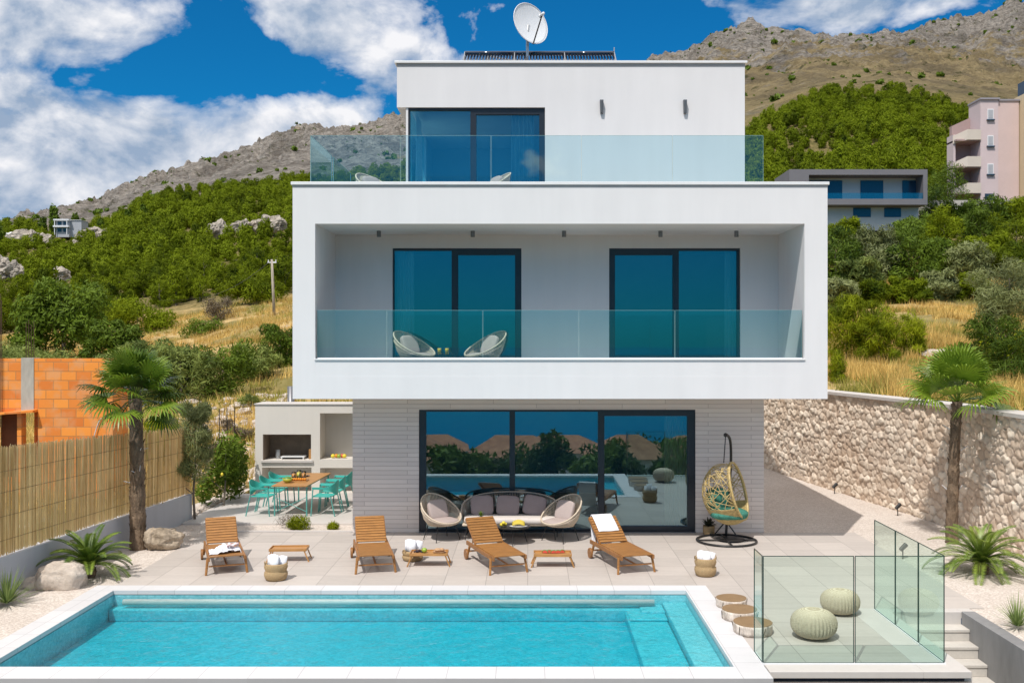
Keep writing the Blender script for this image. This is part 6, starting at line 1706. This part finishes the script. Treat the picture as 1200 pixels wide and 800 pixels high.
def blades(loc, n, Lb, w, seed, label, mat):
    g = random.Random(seed); V = []; Q = []; rn = []
    for i in range(n):
        a = g.uniform(0, 6.28); e = g.uniform(.25, 1.5); L_ = Lb*g.uniform(.6, 1.05); d_ = Vector((math.cos(a)*math.cos(e), math.sin(a)*math.cos(e), math.sin(e))); tn = Vector((-math.sin(a), math.cos(a), 0))*w
        p0 = Vector((math.cos(a)*.03, math.sin(a)*.03, .03)); p1 = p0+d_*L_*.5; p2 = p0+d_*L_+Vector((0, 0, -.22*L_*math.cos(e)*g.random())); k = len(V)
        V += [p0-tn, p0+tn, p1+tn, p1-tn, p2]; V.append(p2+tn*.1); Q += [(k, k+1, k+2, k+3), (k+3, k+2, k+5, k+4)]; rn += [g.random()]*6
    o = link('yucca', np_mesh('yucca', np.array([tuple(v) for v in V]), np.array(Q), {'rnd': np.array(rn)}), mat); o.location = loc; tag(o, label, 'yucca')
g_ = G2(8, 708); blades((g_[0], g_[1], 0), 110, .62, .010, 5, 'thin leaved yucca in the gravel at the left edge', M_yucca)
g_ = G2(1192, 735); blades((g_[0], g_[1], 0), 120, .55, .006, 8, 'thin leaved yucca in the gravel at the right edge', M_yucca)
# boulders
mb = MB(); mb.blob((0, 0, .17), (.37, .28, .23), amp=.35, seed=5, nu=40, nv=26).blob((-.22, -.02, .22), (.18, .22, .18), amp=.4, seed=9, nu=30, nv=18); solo('boulder', mb, M_rock, 'brown craggy boulder beside the left palm trunk', 'boulder', (-7.45, 20.05, 0), .3, smooth=True)
mb = MB(); mb.blob((.06, 0, .14), (.38, .30, .26), p=.6, amp=.22, seed=12, nu=40, nv=26).blob((-.36, .02, .02), (.34, .25, .14), amp=.25, seed=17, nu=30, nv=18); solo('boulder', mb, M_rock2, 'smooth pale boulder in the gravel left of the pool', 'boulder', (G2(60, 690)[0]+.05, 16.9, 0), .1, smooth=True)
mb = MB(); mb.blob((0, 0, 0), (1.3, .6, .28), amp=.35, seed=33, nu=40, nv=20); solo('flat_rock', mb, M_rock2, 'pale flat rock in the dry grass on the right bank', 'rock', (sx(1103, 46), 46, tz_at(sx(1103, 46), 46)+.2), smooth=False)

# ================================================================== BUILDINGS AROUND
# unfinished orange block building
def block_mat():
    m = new_mat('clay_block'); nt, N, L = nodes(m); b = N['Principled BSDF']
    g = N.new('ShaderNodeNewGeometry'); sp = N.new('ShaderNodeSeparateXYZ'); L.new(g.outputs['Position'], sp.inputs[0]); cb = N.new('ShaderNodeCombineXYZ'); L.new(mth(nt, 'ADD', sp.outputs[0], sp.outputs[1]), cb.inputs[0]); L.new(sp.outputs[2], cb.inputs[1])
    br = N.new('ShaderNodeTexBrick'); L.new(cb.outputs[0], br.inputs['Vector']); br.inputs['Scale'].default_value = 1; br.inputs['Brick Width'].default_value = .40; br.inputs['Row Height'].default_value = .245; br.inputs['Mortar Size'].default_value = .011; br.inputs['Bias'].default_value = 0
    br.inputs['Color1'].default_value = (.90, .32, .05, 1); br.inputs['Color2'].default_value = (.70, .19, .03, 1); br.inputs['Mortar'].default_value = (.52, .22, .07, 1)
    n = noise(nt, coords(nt, 'World'), 2.2, 5); c = mixc(nt, mth(nt, 'MULTIPLY', ramp(nt, n, [(.48, 0.0), (.62, 1.0)]), .45), br.outputs[0], (.66, .38, .20))
    L.new(c, b.inputs['Base Color']); b.inputs['Roughness'].default_value = .85
    w = N.new('ShaderNodeTexWave'); w.bands_direction = 'Z'; w.inputs['Scale'].default_value = 11; L.new(g.outputs['Position'], w.inputs['Vector'])
    L.new(bump(nt, mth(nt, 'SUBTRACT', mth(nt, 'MULTIPLY', w.outputs['Fac'], .25), br.outputs['Fac']), .6, .02), b.inputs['Normal']); return m
M_block = block_mat()
t = thing('unfinished_building', 'unfinished orange clay block building behind the reed fence', 'building', (0, 26, 0))
B = 26.0; bx = lambda px: sx(px, B); bz = lambda py: H+(CY-py)*B/F
z_t = bz(420)
mb = MB(); mb.slab(-19, bx(25), -.5, z_t, 0, .25, [(bx(-6), bx(25)-.001 if False else bx(20), .6, bz(482))]); mb2 = MB()
mb2.slab(bx(40), bx(132), -.5, z_t, 0, .25, [(bx(40)+.001, bx(44.5), .6, bz(482))])
part('block_wall', mb, M_block, t); part('block_wall', mb2, M_block, t)
mb = MB(); mb.box(bx(132)-.25, bx(132), .25, 1.0, -.5, z_t-.05); part('block_wall', mb, M_block, t)
mb = MB(); mb.box(bx(25)+.002, bx(40)-.002, -.02, .30, bz(482), z_t+.02); part('concrete_column', mb, pm('raw_concrete', (.42, .39, .34), .9, .25, 2, .4, 20, .01, stretch=(1, 1, .3)), t)
mb = MB(); mb.box(bx(-6), bx(20), .3, .32, -.5, bz(482)).box(bx(20), bx(44), .9, 1.0, -.5, bz(478)); part('inner_wall', mb, pm('shaded_brown_wall', (.16, .06, .025), .8, .3, 3), t)  # inner wall behind the opening, its shade put into the dark brown
mb = MB(); mb.v = [(bx(-10), -.25, bz(484)), (bx(44), -.25, bz(480)), (bx(44), .26, bz(478.5)), (bx(-10), .26, bz(483)), (bx(-10), -.25, bz(486)), (bx(44), -.25, bz(482.5)), (bx(44), .26, bz(482.5)), (bx(-10), .26, bz(486))]; mb.f = [(0, 1, 2, 3), (7, 6, 5, 4), (4, 5, 1, 0), (5, 6, 2, 1), (6, 7, 3, 2), (7, 4, 0, 3)]
part('lintel', mb, M_block, t)
for px, y0_, y1_ in ((1.5, 344, 500), (3.5, 352, 500), (28, 378, 421), (31, 374, 421), (34, 380, 421), (37, 376, 421), (44.5, 474, 482)):
    mb = MB(); mb.cyl((bx(px), .12 if px > 10 else -.05, bz(y1_)), (bx(px)+.02*(px % 3-1), .12 if px > 10 else -.05, bz(y0_)), .009, n=5); part('rebar', mb, pm('rusty_steel', (.07, .035, .02), .8, .2) if 'rusty_steel' not in MATS else MATS['rusty_steel'], t)
mb = MB(); mb.tube([(bx(111+9*u*1.0), -.05, bz(512-22*math.sin(u*1.5))) for u in [i/10 for i in range(11)]], .014, 6); part('white_hose', mb, M_coping2, t, smooth=True)

# white house on the left hill
hY = 366.0; hx = sx(76, hY); k = hY/F; hz_ = H+(CY-270)*k
t = thing('hill_house', 'small white flat roofed house on the left hill skyline', 'house', (hx, hY, hz_))
M_hw = pm('hill_house_white', (.72, .72, .74), .8, .08, .6); M_hg = pm('hill_house_grey', (.40, .41, .44), .8, .1, .5); M_hwin = pm('dark_window', (.03, .05, .08), .2, .2)
mb = MB(); mb.box(-4.6, 1.6, 1.0, 9, -3, 4.6).box(1.6, 6.8, 2.0, 9, -3, 4.9); part('wall', mb, M_hg, t)
mb = MB(); mb.box(-5.2, 2.0, -.5, 9.2, 4.6, 5.3).box(-5.2, 2.0, -.8, 1.0, 1.5, 2.3).box(1.8, 7.0, 1.6, 9.2, 4.9, 5.1); part('roof_slab', mb, M_hw, t)
for x in (-3.8, -1.2):
    for z in (-.6, 2.5): mb = MB(); mb.box(x, x+1.8, .94, 1.0, z, z+1.7); part('window', mb, M_hwin, t)
for x in (-4.8, .9): mb = MB(); mb.box(x, x+.3, -.4, -.1, -2, 4.6); part('column', mb, M_hw, t)
t.scale = (.8, .8, .8)
mb = MB(); mb.box(-3, 3, -2, 2, -1, 3).box(-2.4, -1.2, -2.2, -2, 0, 2); 
o = solo('ridge_ruin', mb, pm('ruin_stone', (.40, .32, .22), .9, .2), 'tiny stone ruin on top of the left mountain ridge', 'ruin', (sx(349, 1385), 1385, tz_at(sx(349, 1385), 1385)+1))
for i, (px, w_) in enumerate(((12, 7), (20, 5))):
    x = sx(px, 360); mb = MB(); mb.box(-w_/2, w_/2, 0, 6, -2, 2.4); mb.v += [(-w_/2-.3, -.3, 2.4), (w_/2+.3, -.3, 2.4), (w_/2+.3, 6.3, 2.4), (-w_/2-.3, 6.3, 2.4), (-w_/2+1, 3, 3.5), (w_/2-1, 3, 3.5)]; n0 = len(mb.v)-6
    mb.f += [(n0, n0+1, n0+5, n0+4), (n0+2, n0+3, n0+4, n0+5), (n0+1, n0+2, n0+5), (n0+3, n0, n0+4)]
    solo('far_house', mb, M_hw, ['small pale house low on the skyline near the left edge', 'smaller pale house right of its neighbour near the left edge'][i], 'house', (x, 360, tz_at(x, 360)+2.2))

# grey modern house on the right
gY = 150.0; q = gY/F
t = thing('grey_house', 'grey box framed modern house on the slope right of the villa', 'house', (sx(930, gY), gY, H+(CY-252)*q))
g0x, g0z = sx(930, gY), H+(CY-252)*q
gx = lambda px: sx(px, gY)-g0x; gz = lambda py: H+(CY-py)*q-g0z
M_gh = pm('dark_grey_render', (.17, .165, .18), .8, .06, .6); M_gl = pm('mauve_grey_render', (.30, .28, .31), .8, .06, .6); M_pw = pm('pale_render', (.60, .62, .64), .8, .05, .5); G_blue = glass_mat('blue_house_glass', (.10, .25, .38), (.5, .75, .95), .35, 1.0)
mb = MB(); mb.slab(gx(925), gx(1087), gz(240), gz(198.5), 0, 9, [(gx(948), gx(1082), gz(233), gz(205))]); part('box_frame', mb, M_gh, t, bevel=.02)
mb = MB(); mb.box(gx(948), gx(1082), 3.0, 3.3, gz(233), gz(205)); part('recess_wall', mb, M_pw, t)
for a, b in ((948, 972), (972, 994), (1016, 1043), (1066, 1082)): mb = MB(); mb.box(gx(a), gx(b), 2.86, 2.98, gz(231), gz(208)); part('window', mb, M_hwin if a in (948,) else pm('blue_dark_glass', (.02, .07, .14), .1, .1) if 'blue_dark_glass' not in MATS else MATS['blue_dark_glass'], t)
mb = MB(); mb.box(gx(948), gx(1082), .1, .14, gz(233), gz(226)); part('glass_rail', mb, G_rail, t)
mb = MB(); mb.box(gx(925), gx(1084), 2.5, 9, gz(268), gz(240.3)); part('lower_wall', mb, M_pw, t)
for a, b in ((1006, 1027), (1043, 1063)): mb = MB(); mb.box(gx(a), gx(b), 2.42, 2.5, gz(252), gz(241)); part('window', mb, MATS['blue_dark_glass'], t)

# pink apartment block
aY = 172.0; q = aY/F; a0x, a0z = sx(1150, aY), H+(CY-240)*q
t = thing('pink_apartments', 'pink apartment block with stacked balconies at the right edge', 'apartment building', (a0x, aY, a0z))
ax = lambda px: sx(px, aY)-a0x; az = lambda py: H+(CY-py)*q-a0z
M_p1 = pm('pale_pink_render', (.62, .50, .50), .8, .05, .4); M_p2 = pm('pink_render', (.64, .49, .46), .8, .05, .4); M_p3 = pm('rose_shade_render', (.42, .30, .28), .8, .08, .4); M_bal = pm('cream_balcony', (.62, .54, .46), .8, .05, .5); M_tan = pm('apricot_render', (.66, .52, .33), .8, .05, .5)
mb = MB(); mb.box(ax(1149), ax(1170), 0, 4.6, az(246), az(117)); part('front_wall', mb, M_p1, t)
mb = MB(); mb.box(ax(1170), ax(1195), .3, 4.6, az(246), az(118)); part('side_wall', mb, M_p2, t)
mb = MB(); mb.box(ax(1148), ax(1171), -.3, 4.7, az(117), az(115)).box(ax(1171), ax(1196), .1, 4.7, az(118), az(116)); part('roof_edge', mb, M_gl, t)
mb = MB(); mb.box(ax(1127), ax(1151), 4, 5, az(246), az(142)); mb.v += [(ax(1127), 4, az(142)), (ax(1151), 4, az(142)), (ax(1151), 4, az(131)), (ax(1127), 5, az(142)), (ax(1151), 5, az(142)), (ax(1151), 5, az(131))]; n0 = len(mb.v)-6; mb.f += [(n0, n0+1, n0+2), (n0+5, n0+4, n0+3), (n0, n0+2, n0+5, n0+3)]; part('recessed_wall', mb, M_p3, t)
mb = MB(); mb.box(ax(1121), ax(1123.5), 1.3, 4.0, az(236), az(156)); part('end_fin', mb, M_p1, t)
for y_ in (152, 183.5, 214.5):
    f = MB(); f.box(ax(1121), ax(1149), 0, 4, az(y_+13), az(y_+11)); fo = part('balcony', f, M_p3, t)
    m_ = MB(); m_.box(ax(1133), ax(1149), -.25, 0, az(y_+12), az(y_)); m_.v += [(ax(1120), 1.2, az(y_+15)), (ax(1133), -.25, az(y_+12)), (ax(1133), -.25, az(y_)), (ax(1120), 1.2, az(y_+6)), (ax(1120)+.2, 1.4, az(y_+15)), (ax(1133), .0, az(y_+12)), (ax(1133), .0, az(y_)), (ax(1120)+.2, 1.4, az(y_+6))]; n0 = len(m_.v)-8
    m_.f += [(n0, n0+1, n0+2, n0+3), (n0+4, n0+7, n0+6, n0+5), (n0+3, n0+2, n0+6, n0+7), (n0, n0+3, n0+7, n0+4), (n0+1, n0, n0+4, n0+5)]; part('parapet', m_, M_bal, fo)
for y_ in (134, 165, 198):
    m_ = MB(); m_.box(ax(1157), ax(1164), -.12, 0, az(y_+6), az(y_-6)); w_ = part('window', m_, M_coping, t); m_ = MB(); m_.box(ax(1157.8), ax(1163.2), -.16, -.12, az(y_+5), az(y_-5)); part('pane', m_, M_hg, w_)
    m_ = MB(); m_.box(ax(1156), ax(1165), -.35, 0, az(y_+7.6), az(y_+6.2)); part('sill', m_, M_hwin, w_)
m_ = MB(); m_.box(ax(1154), ax(1165), -.1, 0, az(236), az(227)); part('garage_opening', m_, M_hwin, t)
t2 = thing('apricot_apartments', 'apricot apartment block with dark balcony openings cut by the right edge', 'apartment building', (a0x+.0, aY-3, a0z))
m_ = MB(); m_.box(ax(1196), ax(1262), 0, 12, az(246), az(112)); part('wall', m_, M_tan, t2)
for y_ in (137, 168, 199):
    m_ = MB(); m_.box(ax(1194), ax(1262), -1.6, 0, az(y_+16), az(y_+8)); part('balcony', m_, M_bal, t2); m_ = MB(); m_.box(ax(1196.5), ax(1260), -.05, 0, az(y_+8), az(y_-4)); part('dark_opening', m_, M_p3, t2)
m_ = MB(); m_.box(ax(1196), ax(1202), 1, 4, az(112), az(97)); part('chimney', m_, M_hwin, t2)
m_ = MB(); m_.box(-17, 30, 0, .5, -7, .7); solo('retaining_wall', m_, pm('stone_retaining', (.45, .42, .38), .9, .2, 1), 'low pale retaining wall below the pink apartment block', 'wall', (a0x+2, aY-9, a0z-1.2))

# utility pole with wire
t = thing('utility_pole', 'pale wooden utility pole in the dry grass left of the villa', 'utility pole', (sx(321.5, 96), 96, tz_at(sx(321.5, 96), 96)-.3))
ph = H+(CY-304)*96/F-t.location.z; mb = MB(); mb.cyl((0, 0, 0), (-.25, 0, ph), .15, .11, n=10); part('pole', mb, pm('weathered_pole', (.42, .36, .29), .85, .2), t, smooth=True)
mb = MB(); mb.box(-.65, .2, -.06, .06, ph-.35, ph-.22); 
for x in (-.58, -.2, .15): mb.cyl((x, 0, ph-.22), (x, 0, ph-.02), .05, .035, n=8)
part('crossarm', mb, M_hw, t)
z0 = t.location.z; mb = MB(); xw = sx(190, 78)-t.location.x
mb.tube([(-.3+(xw+.3)*u, -18*u, ph-.1-(ph-.1-(H+(CY-352)*78/F-z0))*u-1.2*math.sin(math.pi*u)) for u in [i/20 for i in range(21)]], .018, 4); part('wire', mb, M_black, t)

# ================================================================== BELOW THE CAMERA (mirrored in the windows)
M_tile_r = pm('terracotta_roof', (.34, .12, .06), .85, .25, 1.5, .4, 8, .05, col2=(.48, .22, .12)); M_cr = pm('cream_render', (.55, .48, .38), .85, .08, .5)
for i, (x, y, w_, d_, zt) in enumerate(((-9.5, -34, 7, 6, -3.2), (-1.5, -58, 9, 7, -5.6), (9, -46, 7, 6, -4.4), (-22, -52, 9, 7, -4.8), (4, -84, 10, 8, -8.0), (20, -75, 9, 7, -7.2), (-14, -95, 10, 8, -9.0))):
    t = thing('town_house', 'terracotta roofed house below the terrace, mirrored in the windows, %s' % ['nearest', 'in the middle', 'right of the middle one', 'far on the left', 'farther down the slope', 'far on the right', 'farthest left'][i], 'house', (x, y, zt), .15*math.sin(i*2))
    mb = MB(); mb.box(-w_/2, w_/2, -d_/2, d_/2, -8, -1.6); part('wall', mb, M_cr if i % 2 else M_hw, t)
    mb = MB(); mb.v = [(-w_/2-.5, -d_/2-.5, -1.7), (w_/2+.5, -d_/2-.5, -1.7), (w_/2+.5, d_/2+.5, -1.7), (-w_/2-.5, d_/2+.5, -1.7), (-w_/2+2.5, 0, .2), (w_/2-2.5, 0, .2)]; mb.f = [(0, 1, 5, 4), (2, 3, 4, 5), (1, 2, 5), (3, 0, 4), (3, 2, 1, 0)]; part('roof', mb, M_tile_r, t)
    for x_ in (-w_*.3, 0, w_*.3): mb = MB(); mb.box(x_-.5, x_+.5, d_/2, d_/2+.05, -4.2, -2.6); part('window', mb, M_hwin, t)
for i, (x, y, r_1, h_, zb) in enumerate(((-5, -16, 2.0, 3.6, -5), (1.4, -20, 2.2, 4.4, -5.5), (5.5, -15, 1.9, 3.4, -5), (-10, -22, 2.4, 3.5, -6), (11, -24, 2.6, 5.0, -6), (-3, -30, 2.4, 4.4, -7.5), (6, -34, 3.2, 6, -8.5), (-17, -28, 3, 5, -7), (17, -36, 3.4, 6, -9), (0, -44, 3.2, 6, -10), (-12, -60, 4, 7, -12), (13, -62, 4, 7, -12), (3.5, -9.5, 1.5, 2.4, -3.8), (7.5, -7.5, 1.3, 2.3, -3.6))):
    put_tree('garden_tree', 'dark green tree below the terrace, seen only as a reflection in the windows', 'tree', 0, 0, r_1*.9, h_*.62, h_*.2, M_dgreen, 1600, .34, 1400+i, 'trees below the terrace', loc=(x, y, zb), n=12, k=.5, tr=.18)
